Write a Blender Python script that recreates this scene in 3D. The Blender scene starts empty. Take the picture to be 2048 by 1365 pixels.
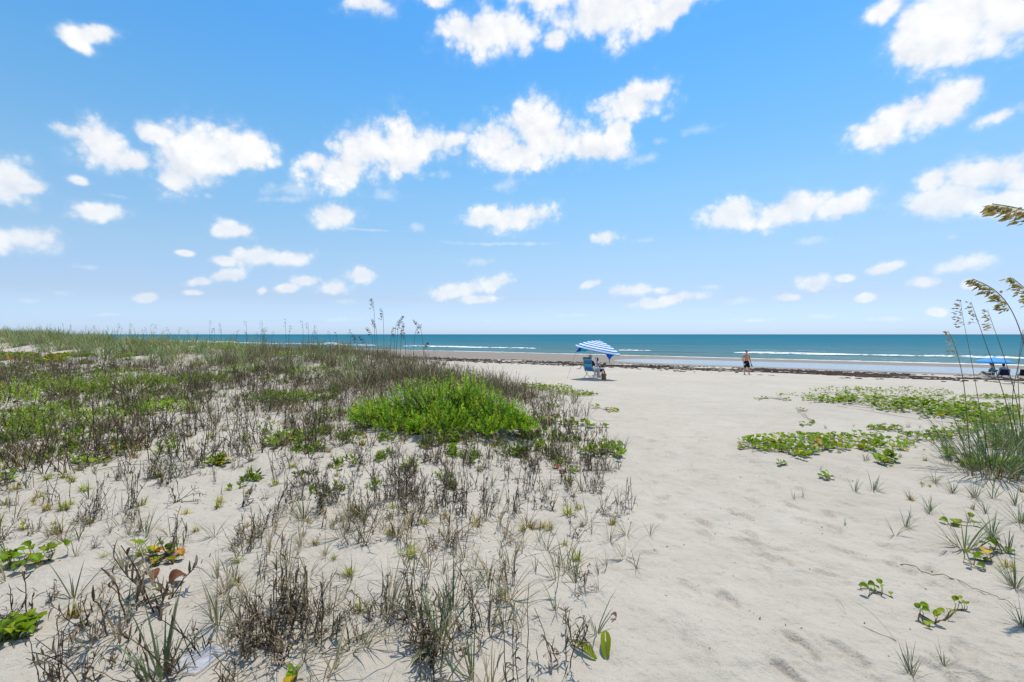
import bpy, bmesh, math, random
import numpy as np
from mathutils import Vector, Matrix

random.seed(7)
RNG = np.random.default_rng(11)
R = math.radians
scene = bpy.context.scene
COL = scene.collection

# ------------------------------------------------------------------ camera, sky, sun, exposure
CAMZ = 4.2                       # eye height above mean sea level
F = 910.0                        # focal length in photo pixels (2048 wide)
cam_d = bpy.data.cameras.new('camera')
cam_d.sensor_width = 36.0
cam_d.lens = 36.0 * F / 2048.0
cam_d.shift_y = -13.5 / 2048.0
cam_d.clip_start = 0.05
cam_d.clip_end = 60000
cam = bpy.data.objects.new('camera', cam_d)
cam.location = (0, 0, CAMZ)
cam.rotation_euler = (R(90), 0, 0)
COL.objects.link(cam)
scene.camera = cam

SUN_EL, SUN_AZ = 72.0, 32.0      # azimuth measured to the right of the view direction (+Y)
sun_dir = Vector((math.sin(R(SUN_AZ)) * math.cos(R(SUN_EL)), math.cos(R(SUN_AZ)) * math.cos(R(SUN_EL)), math.sin(R(SUN_EL))))
sun_d = bpy.data.lights.new('sun', 'SUN')
sun_d.energy = 4.4
sun_d.angle = R(0.53)
sun_d.color = (1.0, 0.955, 0.88)
sun = bpy.data.objects.new('sun', sun_d)
sun.rotation_euler = (-sun_dir).to_track_quat('-Z', 'Y').to_euler()
sun.location = (0, 0, 50)
COL.objects.link(sun)

scene.view_settings.view_transform = 'Standard'
scene.view_settings.look = 'None'
scene.view_settings.exposure = 0.0
scene.view_settings.gamma = 1.0
scene.view_settings.use_curve_mapping = False
scene.render.engine = 'CYCLES'
scene.cycles.max_bounces = 6
scene.cycles.transparent_max_bounces = 8
scene.cycles.use_denoising = True
scene.cycles.caustics_reflective = False
scene.cycles.caustics_refractive = False

# ---- node helper
class NT:
    def __init__(self, tree):
        self.t = tree; self.n = tree.nodes; self.l = tree.links
    def node(self, kind, **kw):
        nd = self.n.new(kind)
        for k, v in kw.items():
            setattr(nd, k, v)
        return nd
    def put(self, sock, v):
        if isinstance(v, bpy.types.NodeSocket):
            self.l.new(v, sock)
        elif v is not None:
            sock.default_value = v
    def math(self, op, a, b=None, c=None, clamp=False):
        nd = self.node('ShaderNodeMath', operation=op, use_clamp=clamp)
        self.put(nd.inputs[0], a); self.put(nd.inputs[1], b); self.put(nd.inputs[2], c)
        return nd.outputs[0]
    def vmath(self, op, a, b=None, scale=None):
        nd = self.node('ShaderNodeVectorMath', operation=op)
        self.put(nd.inputs[0], a); self.put(nd.inputs[1], b)
        if scale is not None: self.put(nd.inputs['Scale'], scale)
        return nd.outputs['Value'] if op in ('LENGTH', 'DOT_PRODUCT', 'DISTANCE') else nd.outputs[0]
    def maprange(self, v, a, b, c, d, interp='LINEAR'):
        nd = self.node('ShaderNodeMapRange', interpolation_type=interp)
        self.put(nd.inputs['Value'], v)
        for nm, x in zip(('From Min', 'From Max', 'To Min', 'To Max'), (a, b, c, d)):
            self.put(nd.inputs[nm], x)
        return nd.outputs['Result']
    def mix(self, f, a, b, blend='MIX'):
        nd = self.node('ShaderNodeMix', data_type='RGBA', blend_type=blend)
        self.put(nd.inputs[0], f)
        self.put(nd.inputs[6], a if isinstance(a, bpy.types.NodeSocket) else (*a[:3], 1))
        self.put(nd.inputs[7], b if isinstance(b, bpy.types.NodeSocket) else (*b[:3], 1))
        return nd.outputs[2]
    def ramp(self, f, stops, interp='LINEAR'):
        nd = self.node('ShaderNodeValToRGB'); cr = nd.color_ramp; cr.interpolation = interp
        while len(cr.elements) < len(stops): cr.elements.new(0.5)
        for e, (p, c) in zip(cr.elements, stops):
            e.position = p; e.color = (*c[:3], 1)
        self.put(nd.inputs[0], f)
        return nd.outputs[0]
    def noise(self, vec, scale, detail=4.0, rough=0.5, dim='3D', dist=0.0):
        nd = self.node('ShaderNodeTexNoise', noise_dimensions=dim)
        self.put(nd.inputs['Vector'], vec)
        nd.inputs['Scale'].default_value = scale; nd.inputs['Detail'].default_value = detail
        nd.inputs['Roughness'].default_value = rough; nd.inputs['Distortion'].default_value = dist
        return nd
    def combine(self, x, y, z):
        nd = self.node('ShaderNodeCombineXYZ')
        for s, v in zip(nd.inputs, (x, y, z)): self.put(s, v)
        return nd.outputs[0]
    def sep(self, v):
        nd = self.node('ShaderNodeSeparateXYZ'); self.put(nd.inputs[0], v)
        return nd.outputs

def rot2(a): return (math.cos(a), math.sin(a))

# cloud lobes: centre and half sizes in photo pixels (turned into azimuth / elevation below), tilt in degrees
CLOUDS = [
    # far left, big pair, centre pair
    (18, 362, 62, 46, 0), (-40, 345, 70, 50, 0), (66, 372, 30, 16, -20),
    (200, 290, 68, 46, -8), (160, 268, 52, 18, -8), (310, 268, 40, 20, -12), (250, 320, 70, 26, -5), (440, 290, 108, 46, -10), (400, 325, 110, 40, -18), (350, 358, 52, 34, -10), (500, 298, 48, 34, 0),
    (800, 275, 58, 48, -8), (740, 300, 90, 48, -16), (690, 335, 86, 36, -14), (630, 322, 40, 18, -8), (860, 290, 60, 34, -12), (905, 280, 34, 16, -30), (820, 318, 70, 28, -14),
    (1070, 255, 68, 48, 0), (1000, 285, 58, 36, -5), (1030, 310, 74, 30, 0), (1110, 285, 70, 42, 0), (1190, 300, 66, 28, 0), (1236, 270, 24, 34, 20),
    (1270, 204, 78, 30, -8), (1315, 188, 34, 20, -20),
    # top
    (990, 68, 94, 36, -4), (930, 60, 50, 22, 0), (1112, 76, 24, 16, 0), (1230, 20, 150, 34, -3), (1330, 18, 110, 26, -14), (1120, -16, 130, 24, 0), (740, 4, 56, 22, -10), (860, -4, 40, 14, 0),
    (170, 66, 62, 16, -18), (145, 80, 40, 14, 10),
    # right, big
    (1920, 50, 130, 76, -6), (2030, 20, 120, 84, 0), (1850, 100, 60, 40, 10), (1765, 25, 44, 20, -8), (1830, 60, 60, 56, 10),
    (1880, 215, 96, 40, -14), (1760, 262, 68, 32, -12), (1930, 190, 46, 32, -30), (1800, 230, 70, 36, -16), (1994, 234, 50, 16, -10),
    (1990, 345, 120, 34, -3), (1890, 400, 96, 34, -2), (2010, 402, 100, 30, -2), (1860, 362, 40, 22, 0), (2080, 350, 90, 50, 0),
    (1570, 422, 110, 28, -5), (1470, 425, 64, 28, 5), (1680, 408, 70, 24, -10),
    # middle and low
    (195, 420, 52, 18, -8), (155, 360, 20, 10, 0), (60, 480, 78, 28, 4), (-10, 472, 60, 30, 0), (670, 434, 48, 22, -10), (466, 458, 40, 16, 0),
    (1040, 436, 78, 24, -4), (970, 434, 44, 18, -6), (1210, 476, 34, 15, -6),
    (520, 514, 60, 20, -10), (575, 516, 46, 16, -5), (450, 522, 30, 12, 0), (370, 507, 20, 7, 0), (455, 552, 44, 13, -14), (400, 564, 28, 10, -8), (388, 586, 24, 8, 0), (296, 601, 26, 11, -12), (614, 560, 30, 12, -10), (576, 577, 26, 9, -8), (664, 578, 38, 17, 0), (722, 554, 32, 16, 0), (525, 583, 12, 8, -20),
    (990, 566, 36, 22, -14), (920, 580, 56, 15, -6), (955, 598, 44, 9, 0), (1182, 568, 22, 9, -18), (1255, 582, 40, 13, -8), (1330, 601, 78, 12, -4), (1325, 580, 20, 8, 0),
    (1633, 566, 36, 18, 0), (1695, 553, 22, 8, 0), (1776, 536, 36, 12, -6), (1915, 532, 70, 16, -4), (1846, 564, 38, 15, 0), (1573, 596, 30, 8, 0), (1735, 597, 24, 9, -6), (1872, 623, 22, 8, 0), (1942, 570, 20, 10, 0),
    # beyond the frame
    (-330, 300, 130, 60, -8), (-220, 470, 90, 26, -4), (2330, 260, 140, 60, -5), (2300, 520, 110, 22, 0), (700, -330, 170, 60, 5), (1500, -300, 190, 70, -8), (180, -260, 150, 50, -5), (1050, -800, 300, 140, 0),
]
WISPS = [(1010, 372, 66, 18, -6), (585, 378, 110, 22, -8), (775, 390, 40, 13, 0), (930, 262, 40, 26, -40), (1280, 318, 50, 14, -10), (960, 524, 50, 12, 0), (1290, 480, 34, 8, 0), (830, 455, 20, 14, 0), (690, 606, 40, 10, 0),
         (120, 588, 40, 9, 0), (170, 535, 40, 8, 0), (1320, 284, 22, 12, 0), (1335, 235, 18, 8, 0), (1410, 262, 60, 14, 0), (230, 390, 50, 8, 0), (1905, 475, 26, 12, 0),
         (1010, 488, 150, 5, 1), (1630, 480, 50, 10, 0), (2040, 215, 50, 26, -20), (970, 640, 30, 7, 0), (480, 470, 60, 10, 0), (700, 640, 60, 7, 0), (1150, 632, 70, 6, 0), (1420, 575, 40, 8, 0), (1500, 640, 60, 6, 0), (1650, 632, 50, 7, 0), (230, 632, 60, 6, 0), (1780, 640, 50, 6, 0), (60, 600, 40, 8, 0), (860, 350, 60, 14, -8), (560, 400, 90, 10, -4), (730, 460, 120, 5, -1), (1480, 600, 40, 10, 0), (420, 390, 18, 8, 0)]

def pix_dir(px, py):
    u, v = (px - 1024) / F, (669 - py) / F
    return math.atan2(u, 1.0), math.atan2(v, math.hypot(1.0, u)), u

def build_world():
    w = bpy.data.worlds.new('World'); scene.world = w; w.use_nodes = True
    w.cycles.sampling_method = 'MANUAL'; w.cycles.sample_map_resolution = 512
    t = NT(w.node_tree); t.n.clear()
    tc = t.node('ShaderNodeTexCoord').outputs['Generated']
    sky = t.node('ShaderNodeTexSky', sky_type='NISHITA')
    sky.sun_disc = False
    sky.sun_elevation = R(SUN_EL); sky.sun_rotation = R(SUN_AZ)
    sky.air_density = 1.0; sky.dust_density = 0.3; sky.ozone_density = 3.0; sky.altitude = 0
    x, y, z = t.sep(tc)
    az = t.math('ARCTAN2', x, y)
    el = t.math('ARCSINE', t.math('MAXIMUM', t.math('MINIMUM', z, 1.0), -1.0))
    # colour balance of the air by elevation (a camera-like saturation of the blue)
    zc = t.math('MAXIMUM', z, 0.0)
    tint = t.ramp(zc, SKY_TINT)
    skyc = t.mix(1.0, sky.outputs[0], tint, 'MULTIPLY')
    # clouds: the same field repeats every 120 degrees around the horizon
    azw = t.math('WRAP', az, R(60), R(-60))
    n0 = t.noise(tc, 9.0, 3.0, 0.55)
    n1 = t.noise(tc, 15.0, 7.0, 0.55)
    vo = t.node('ShaderNodeTexVoronoi', feature='F1'); t.put(vo.inputs['Vector'], t.vmath('ADD', tc, t.vmath('SCALE', n0.outputs['Color'], None, 0.03)))
    vo.inputs['Scale'].default_value = 34.0; vo.inputs['Detail'].default_value = 2.0; vo.inputs['Roughness'].default_value = 0.55
    warp = t.vmath('SUBTRACT', n0.outputs['Color'], (0.5, 0.5, 0.5))
    warp = t.vmath('MULTIPLY', warp, (0.022, 0.016, 0.0))
    p = t.vmath('ADD', t.combine(azw, el, 0.0), warp)
    px_, py_, _z = t.sep(p)
    turned = {}
    for g in (-18, -8, 0, 10):            # the lobes lean by one of four angles
        c, s_ = math.cos(R(g)), math.sin(R(g))
        xx = t.math('SUBTRACT', t.math('MULTIPLY', px_, c), t.math('MULTIPLY', py_, s_))
        yy = t.math('ADD', t.math('MULTIPLY', px_, s_), t.math('MULTIPLY', py_, c))
        turned[g] = (xx, yy)
    def field(blobs, start):
        # the running minimum travels in the z of the vector, so the nodes run one after another
        cur = start
        for (cx, cy, rx, ry, ang) in blobs:
            a, e, u = pix_dir(cx, cy)
            k = 1 + u * u
            g = min(turned, key=lambda q: abs(q - ang))
            c, s_ = math.cos(R(g)), math.sin(R(g))
            ax, ey = a * c - e * s_, a * s_ + e * c
            sx, sy = k * F / rx, math.sqrt(k) * F / ry
            m = t.node('ShaderNodeVectorMath', operation='MULTIPLY_ADD')
            t.put(m.inputs[0], t.combine(*turned[g], cur))
            m.inputs[1].default_value = (sx, sy, 0.0)
            m.inputs[2].default_value = (-ax * sx, -ey * sy, 0.0)
            d = t.vmath('LENGTH', m.outputs[0])
            cur = t.math('SMOOTH_MIN', cur, d, 0.25)
        return cur
    fc = field(CLOUDS, 30.0); fw = field(WISPS, t.math('ADD', 30.0, t.math('MULTIPLY', fc, 1e-6)))
    nz = t.math('SUBTRACT', n1.outputs['Fac'], 0.5)
    n2 = t.noise(tc, 55.0, 6.0, 0.65)
    nz2 = t.math('SUBTRACT', n2.outputs['Fac'], 0.5)
    nsum = t.math('ADD', t.math('MULTIPLY', nz, 1.6), t.math('ADD', t.math('MULTIPLY', nz2, 0.42), t.math('MULTIPLY', t.math('SUBTRACT', 0.42, vo.outputs['Distance']), 0.50)))
    dens = t.math('ADD', t.math('SUBTRACT', 1.45, fc), nsum)
    den = t.math('ADD', t.math('MULTIPLY', t.maprange(dens, 0.0, 0.66, 0.0, 1.0, 'SMOOTHSTEP'), 0.70), t.math('MULTIPLY', t.maprange(dens, -0.35, 1.0, 0.0, 1.0, 'SMOOTHSTEP'), 0.30))
    wd = t.math('ADD', t.math('SUBTRACT', 1.25, fw), t.math('MULTIPLY', nsum, 1.2))
    wden = t.math('MULTIPLY', t.maprange(wd, 0.0, 1.1, 0.0, 1.0, 'SMOOTHSTEP'), 0.36)
    alpha = t.math('MAXIMUM', den, wden)
    # light on the cloud: brighter where the puff bulges towards the sun, soft grey in its thick lower body
    off = t.vmath('ADD', tc, (0.006, 0.0, 0.022))
    n3 = t.noise(off, 15.0, 5.0, 0.55)
    relief = t.math('SUBTRACT', n1.outputs['Fac'], n3.outputs['Fac'])
    shade = t.math('ADD', t.math('ADD', t.math('MULTIPLY', relief, 1.9), t.math('MULTIPLY', t.math('SUBTRACT', 0.42, vo.outputs['Distance']), 0.3)), t.maprange(dens, 0.1, 1.4, 0.92, 0.70))
    shade = t.math('MINIMUM', t.math('MAXIMUM', shade, 0.0), 1.0)
    ccol = t.mix(shade, (0.72, 0.78, 0.88), (1.04, 1.035, 1.03))
    # distant low clouds take the colour of the air in front of them
    farf = t.maprange(el, 0.0, 0.30, 0.62, 1.0)
    alpha = t.math('MULTIPLY', alpha, farf)
    alpha = t.math('MULTIPLY', alpha, t.maprange(el, 0.0, 0.02, 0.0, 1.0))
    ccol = t.vmath('SCALE', ccol, None, 1.0 / SKY_STRENGTH)
    out = t.mix(alpha, skyc, ccol)
    bg = t.node('ShaderNodeBackground'); bg.inputs['Strength'].default_value = SKY_STRENGTH
    t.put(bg.inputs['Color'], out)
    o = t.node('ShaderNodeOutputWorld'); t.l.new(bg.outputs[0], o.inputs['Surface'])

SKY_STRENGTH = 0.1
SKY_TINT = [(0.0, (0.917, 1.207, 1.982)), (0.009, (0.917, 1.207, 1.982)), (0.0745, (1.099, 1.134, 1.392)), (0.161, (1.346, 1.415, 1.418)), (0.2825, (1.309, 1.694, 1.663)), (0.425, (1.0, 1.77, 1.908)), (0.516, (0.82, 1.714, 2.049)), (0.587, (0.718, 1.714, 2.126)), (1.0, (0.718, 1.714, 2.126))]
build_world()

# ------------------------------------------------------------------ numpy helpers
def _hash(ix, iy, seed):
    h = (ix.astype(np.int64) * 374761393 + iy.astype(np.int64) * 668265263 + seed * 974634777) & 0xFFFFFFFF
    h = ((h ^ (h >> 13)) * 1274126177) & 0xFFFFFFFF
    return ((h ^ (h >> 16)) & 0xFFFF) / 65535.0

def vnoise(x, y, seed=0):
    x = np.asarray(x, float); y = np.asarray(y, float)
    ix, iy = np.floor(x), np.floor(y)
    fx, fy = x - ix, y - iy
    fx = fx * fx * fx * (fx * (fx * 6 - 15) + 10); fy = fy * fy * fy * (fy * (fy * 6 - 15) + 10)
    a = _hash(ix, iy, seed); b = _hash(ix + 1, iy, seed); c = _hash(ix, iy + 1, seed); d = _hash(ix + 1, iy + 1, seed)
    return (a + (b - a) * fx) * (1 - fy) + (c + (d - c) * fx) * fy - 0.5

def fbm(x, y, octs=4, seed=0, gain=0.5):
    v = 0; a = 1.0
    for i in range(octs):
        v = v + a * vnoise(x, y, seed + i * 17)
        x = x * 2.03 + 11.3; y = y * 2.03 - 7.7; a *= gain
    return v

def sstep(a, b, x):
    t = np.clip((x - a) / (b - a), 0, 1)
    return t * t * (3 - 2 * t)

# ------------------------------------------------------------------ lie of the land
SH = R(32)                                   # the sea lies 32 degrees to the right of the view
SN, CS = math.sin(SH), math.cos(SH)
def st_of(X, Y): return X * SN + Y * CS, X * CS - Y * SN
def xy_of(s, t): return s * SN + t * CS, s * CS - t * SN

_PS = np.array([-400, -60, -15, 0, 5, 10, 25, 38, 45, 50, 57, 61, 66, 70, 75, 79, 88, 100, 130, 200, 600, 6000.])
_PZ = np.array([5.0, 3.6, 2.85, 2.6, 2.46, 2.27, 1.60, 1.2, 0.97, 0.82, 0.55, 0.39, 0.33, 0.42, 0.53, 0.46, 0.0, -0.35, -1.2, -3, -9, -12.])
def beach(s, t):
    z = 0
    for o in (-2, -1, 0, 1, 2): z = z + np.interp(s + o, _PS, _PZ)
    z = z / 5
    trough = np.exp(-((s - 65.5) / 6.0) ** 2)
    return z + trough * 0.24 * sstep(-12, -36, t)
_EY = np.array([-30, 0, 2.1, 3.4, 7, 12, 16.5, 22, 30, 45, 100, 400.])
_EX = np.array([0.4, 0.6, 0.55, 1.0, 1.7, 2.3, 2.8, 2.4, 0.6, -7, -42, -230.])
def dune_edge(Y): return np.interp(Y, _EY, _EX)

_rf = np.random.default_rng(5)
# footprints trodden into the path
FEET = []
for (x0, y0, x1, y1, n) in ((1.5, 0.6, 3.6, 14, 30), (2.3, 0.5, 4.4, 13, 28), (1.15, 0.5, 2.5, 9, 20), (3.6, 12, 6.0, 26, 22), (3.0, 0.4, 3.6, 9, 18)):
    for i in range(n):
        f = (i + _rf.uniform(-.2, .2)) / n
        side = 0.10 if i % 2 else -0.10
        FEET.append((x0 + (x1 - x0) * f + side + _rf.normal(0, .12), y0 + (y1 - y0) * f + _rf.normal(0, .12), _rf.uniform(-.5, .5) + math.atan2(x1 - x0, y1 - y0), _rf.uniform(.012, .030)))
for i in range(260):            # older, half filled prints all over the trodden sand
    yy = _rf.uniform(1.2, 22) ** 1.0; xx = 1.9 + .17 * yy + _rf.normal(0, .55 + .05 * yy)
    FEET.append((xx, yy, _rf.uniform(-1.2, 1.2), _rf.uniform(.006, .022)))

_FA = np.array(FEET)
def height(X, Y, fine=True):
    X = np.asarray(X, float); Y = np.asarray(Y, float)
    s, t = st_of(X, Y)
    z = beach(s, t)
    # foredune on the left of the path
    wv = 1.3 * fbm(X * .3, Y * .3, 2, 3)
    w = 1.0 + np.clip(Y, 0, 40) * 0.10
    D = sstep(0.0, 1.0, (dune_edge(Y) + 0.5 * wv - X) / (2.0 * w)) * sstep(30, 15, s + 1.5 * wv)
    ridge_h = np.interp(X, [-400, -120, -60, -30, -15, -8, -4, -1, 2], [5.0, 4.5, 3.85, 3.45, 3.30, 3.20, 2.95, 2.62, 2.4])
    plateau = 2.60 + 0.06 * np.clip(-X - 2, 0, 6) / 6
    rz = plateau + (ridge_h - plateau) * np.exp(-((s - 14.5 - 1.5 * wv) / 4.5) ** 2)
    rz = rz + 0.42 * np.exp(-(((X + 2.4) / 2.0) ** 2 + ((Y - 11.6) / 1.7) ** 2))
    rz = rz + 0.22 * np.exp(-(((X + 1.0) / 1.5) ** 2 + ((Y - 8.3) / 1.2) ** 2))
    rz = rz + 0.30 * np.exp(-(((X + 9.0) / 2.6) ** 2 + ((Y - 20.0) / 2.5) ** 2))
    rz = rz + 0.16 * fbm(X * .22 + 4, Y * .22, 3, 9) + 0.05 * fbm(X * .9, Y * .9, 2, 21)
    z = z + D * np.maximum(rz - z, -0.05)
    # low hummocks on the right
    z = z + 0.34 * np.exp(-(((X - 10.8) / 4.2) ** 2 + ((Y - 13.4) / 2.2) ** 2))
    z = z + 0.10 * np.exp(-(((X - 5.2) / 2.0) ** 2 + ((Y - 7.2) / 1.1) ** 2))
    z = z + 0.25 * sstep(4, 9, X - 0.35 * Y) * sstep(16, 6, Y)
    if fine:
        r = np.hypot(X, Y)
        land = sstep(52, 40, s)
        z = z + land * sstep(60, 25, r) * (0.034 * fbm(X * 1.1, Y * 1.1, 3, 31) + 0.034 * fbm(X * 3.6, Y * 3.6, 3, 41))
        near = sstep(26, 8, r) * land
        z = z + near * 0.015 * fbm(X * 13, Y * 13, 2, 51)
        feet = FEET
        if X.size < 4:
            feet = _FA[(np.abs(_FA[:, 0] - X.min()) < .8) & (np.abs(_FA[:, 1] - Y.min()) < .8)]
        for fx, fy, a, dep in feet:
            m = (np.abs(X - fx) < .3) & (np.abs(Y - fy) < .3)
            if not m.any(): continue
            dx, dy = X[m] - fx, Y[m] - fy
            c, q = math.cos(a), math.sin(a)
            u, v = (dx * c - dy * q) / .050, (dx * q + dy * c) / .118
            e = np.sqrt(u * u + v * v)
            z[m] += -dep * sstep(1.10, .70, e) + dep * .45 * np.exp(-((e - 1.35) / .28) ** 2)
    return z

# a finely sampled map of the near ground, for quick look-ups
_GX, _GY = np.arange(-14, 17, .04), np.arange(1.2, 28, .04)
_gx, _gy = np.meshgrid(_GX, _GY)
_GZ = height(_gx.ravel(), _gy.ravel()).reshape(_gx.shape)
def H(x, y):
    u, v = (x - _GX[0]) / .04, (y - _GY[0]) / .04
    i, j = int(u), int(v)
    if u < 0 or v < 0 or i >= len(_GX) - 1 or j >= len(_GY) - 1:
        return float(height(np.array([x]), np.array([y]))[0])
    fx, fy = u - i, v - j
    return float((_GZ[j, i] * (1 - fx) + _GZ[j, i + 1] * fx) * (1 - fy) + (_GZ[j + 1, i] * (1 - fx) + _GZ[j + 1, i + 1] * fx) * fy)

_YS = np.geomspace(0.9, 500, 900)
def ground(px, py):
    """where the line of sight through a photo pixel meets the ground"""
    u, v = (px - 1024) / F, (669 - py) / F
    gap = CAMZ + v * _YS - height(u * _YS, _YS, fine=False)
    below = gap <= 0
    i = int(np.argmax(below)) if below.any() else len(_YS) - 1
    y = _YS[i]
    if 0 < i and below[i]:
        y = _YS[i - 1] + (_YS[i] - _YS[i - 1]) * gap[i - 1] / (gap[i - 1] - gap[i])
    x = u * y
    return Vector((x, y, H(x, y)))
def at(px, py, d):
    return Vector(((px - 1024) / F * d, d, CAMZ + (669 - py) / F * d))
def project(X, Y, Z):
    return 1024 + F * X / Y, 669 - F * (Z - CAMZ) / Y

# ------------------------------------------------------------------ object helpers
def tag(o, label=None, category=None, group=None, kind=None):
    if label: o['label'] = label
    if category: o['category'] = category
    if group: o['group'] = group
    if kind: o['kind'] = kind
    return o
def mesh_np(name, V, faces, mat=None, cols=None, smooth=False, midx=None, attrs=None):
    """faces: int array (n,3) or (n,4), or a list of such arrays"""
    me = bpy.data.meshes.new(name)
    V = np.asarray(V, np.float32)
    fl = faces if isinstance(faces, list) else [faces]
    fl = [np.asarray(f, np.int32) for f in fl if len(f)]
    tot = np.concatenate([np.full(len(f), f.shape[1], np.int32) for f in fl])
    loops = np.concatenate([f.ravel() for f in fl])
    starts = np.concatenate([[0], np.cumsum(tot)[:-1]]).astype(np.int32)
    me.vertices.add(len(V)); me.vertices.foreach_set('co', V.ravel())
    me.loops.add(len(loops)); me.loops.foreach_set('vertex_index', loops)
    me.polygons.add(len(tot)); me.polygons.foreach_set('loop_start', starts)
    if midx is not None: me.polygons.foreach_set('material_index', np.asarray(midx, np.int32))
    if smooth: me.polygons.foreach_set('use_smooth', np.ones(len(tot), bool))
    if cols is not None:
        a = me.color_attributes.new('Col', 'FLOAT_COLOR', 'POINT')
        c4 = np.ones((len(V), 4), np.float32); c4[:, :3] = cols
        a.data.foreach_set('color', c4.ravel())
    if attrs:
        for k, v in attrs.items():
            a = me.attributes.new(k, 'FLOAT', 'POINT'); a.data.foreach_set('value', np.asarray(v, np.float32))
    me.update(calc_edges=True); me.validate()
    if mat is not None:
        for m in (mat if isinstance(mat, (list, tuple)) else [mat]): me.materials.append(m)
    return me
def link(name, me, parent=None, loc=None, rot=None, scale=None):
    o = bpy.data.objects.new(name, me)
    COL.objects.link(o)
    if parent is not None: o.parent = parent
    if loc is not None: o.location = loc
    if rot is not None: o.rotation_euler = rot
    if scale is not None: o.scale = (scale,) * 3 if isinstance(scale, (int, float)) else scale
    return o
def empty(name, loc, rz=0.0):
    o = bpy.data.objects.new(name, None); COL.objects.link(o)
    o.empty_display_size = 0.1
    o.location = loc; o.rotation_euler = (0, 0, rz)
    return o

class Soup:
    """collects pieces of mesh (vertices, triangles/quads, a colour per vertex)"""
    def __init__(self): self.V = []; self.T = []; self.Q = []; self.C = []; self.n = 0
    def add(self, V, faces, col=None):
        V = np.asarray(V, float); faces = np.asarray(faces, int)
        if len(faces):
            (self.T if faces.shape[1] == 3 else self.Q).append(faces + self.n)
        self.V.append(V)
        c = np.zeros((len(V), 3)); c[:] = (0.5, 0.5, 0.5) if col is None else col
        self.C.append(c); self.n += len(V)
    def join(self, other, M=None, tint=None):
        V, T, Q, C = other.arrays()
        if M is not None: V = V @ M[:3, :3].T + M[:3, 3]
        if len(T): self.T.append(T + self.n)
        if len(Q): self.Q.append(Q + self.n)
        self.V.append(V); self.C.append(C if tint is None else C * tint); self.n += len(V)
    def arrays(self):
        return (np.concatenate(self.V), np.concatenate(self.T) if self.T else np.zeros((0, 3), int),
                np.concatenate(self.Q) if self.Q else np.zeros((0, 4), int), np.concatenate(self.C))
    def mesh(self, name, mat, smooth=False):
        V, T, Q, C = self.arrays()
        return mesh_np(name, V, [T, Q], mat, C, smooth)

def cr(a, b):
    return np.array([a[1] * b[2] - a[2] * b[1], a[2] * b[0] - a[0] * b[2], a[0] * b[1] - a[1] * b[0]])
def frame(d):
    d = d / (np.linalg.norm(d) + 1e-9)
    a = np.array([0, 0, 1.0]) if abs(d[2]) < .9 else np.array([1.0, 0, 0])
    u = cr(a, d); u /= np.linalg.norm(u) + 1e-9
    return u, cr(d, u)
def tube(sp, P, rad, sides=4, col=None, cap=True):
    P = np.asarray(P, float); n = len(P)
    rad = np.full(n, rad) if np.isscalar(rad) else np.asarray(rad, float)
    tang = np.gradient(P, axis=0)
    u0, _ = frame(tang[0]); V = []
    ang = np.arange(sides) / sides * 2 * math.pi
    for i in range(n):
        d = tang[i] / (np.linalg.norm(tang[i]) + 1e-9)
        u = u0 - d * np.dot(u0, d); u /= np.linalg.norm(u) + 1e-9; u0 = u
        v = cr(d, u)
        V.append(P[i] + rad[i] * (np.cos(ang)[:, None] * u + np.sin(ang)[:, None] * v))
    V = np.concatenate(V); Q = []
    for i in range(n - 1):
        for k in range(sides):
            a = i * sides + k; b = i * sides + (k + 1) % sides
            Q.append((a, b, b + sides, a + sides))
    c = None
    if col is not None:
        col = np.asarray(col, float); c = np.repeat(col, sides, axis=0) if col.ndim == 2 else col
    base = sp.n
    sp.add(V, np.array(Q), c)
    if cap and sides >= 3:
        for e in (0, n - 1):
            idx = [base + e * sides + k for k in range(sides)]
            if e == 0: idx = idx[::-1]
            for k in range(1, sides - 1): sp.T.append(np.array([[idx[0], idx[k], idx[k + 1]]]))
def ribbon(sp, P, W, side, col=None, fold=0.0):
    """a blade along P, width W[i], spread along 'side'"""
    P = np.asarray(P, float); n = len(P); W = np.asarray(W, float)
    side = np.asarray(side, float)
    if side.ndim == 1: side = np.repeat(side[None], n, 0)
    V = np.concatenate([P - side * W[:, None] * .5, P + side * W[:, None] * .5])
    Q = np.array([(i, n + i, n + i + 1, i + 1) for i in range(n - 1)])
    c = None
    if col is not None:
        col = np.asarray(col, float); c = np.concatenate([col, col]) if col.ndim == 2 else col
    sp.add(V, Q, c)
def boxm(sp, lo, hi, col=None, M=None):
    x0, y0, z0 = lo; x1, y1, z1 = hi
    V = np.array([(x, y, z) for z in (z0, z1) for y in (y0, y1) for x in (x0, x1)], float)
    if M is not None: V = V @ np.array(M)[:3, :3].T + np.array(M)[:3, 3]
    Q = np.array([(0, 2, 3, 1), (4, 5, 7, 6), (0, 1, 5, 4), (2, 6, 7, 3), (1, 3, 7, 5), (0, 4, 6, 2)])
    sp.add(V, Q, col)
def TRS(loc, rz=0.0, sc=1.0, tilt=(0, 0)):
    M = Matrix.Translation(Vector(loc)) @ Matrix.Rotation(rz, 4, 'Z') @ Matrix.Rotation(tilt[0], 4, 'X') @ Matrix.Rotation(tilt[1], 4, 'Y')
    s = sc if not np.isscalar(sc) else (sc, sc, sc)
    M = M @ Matrix.Diagonal((*s, 1))
    return np.array(M)

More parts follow.
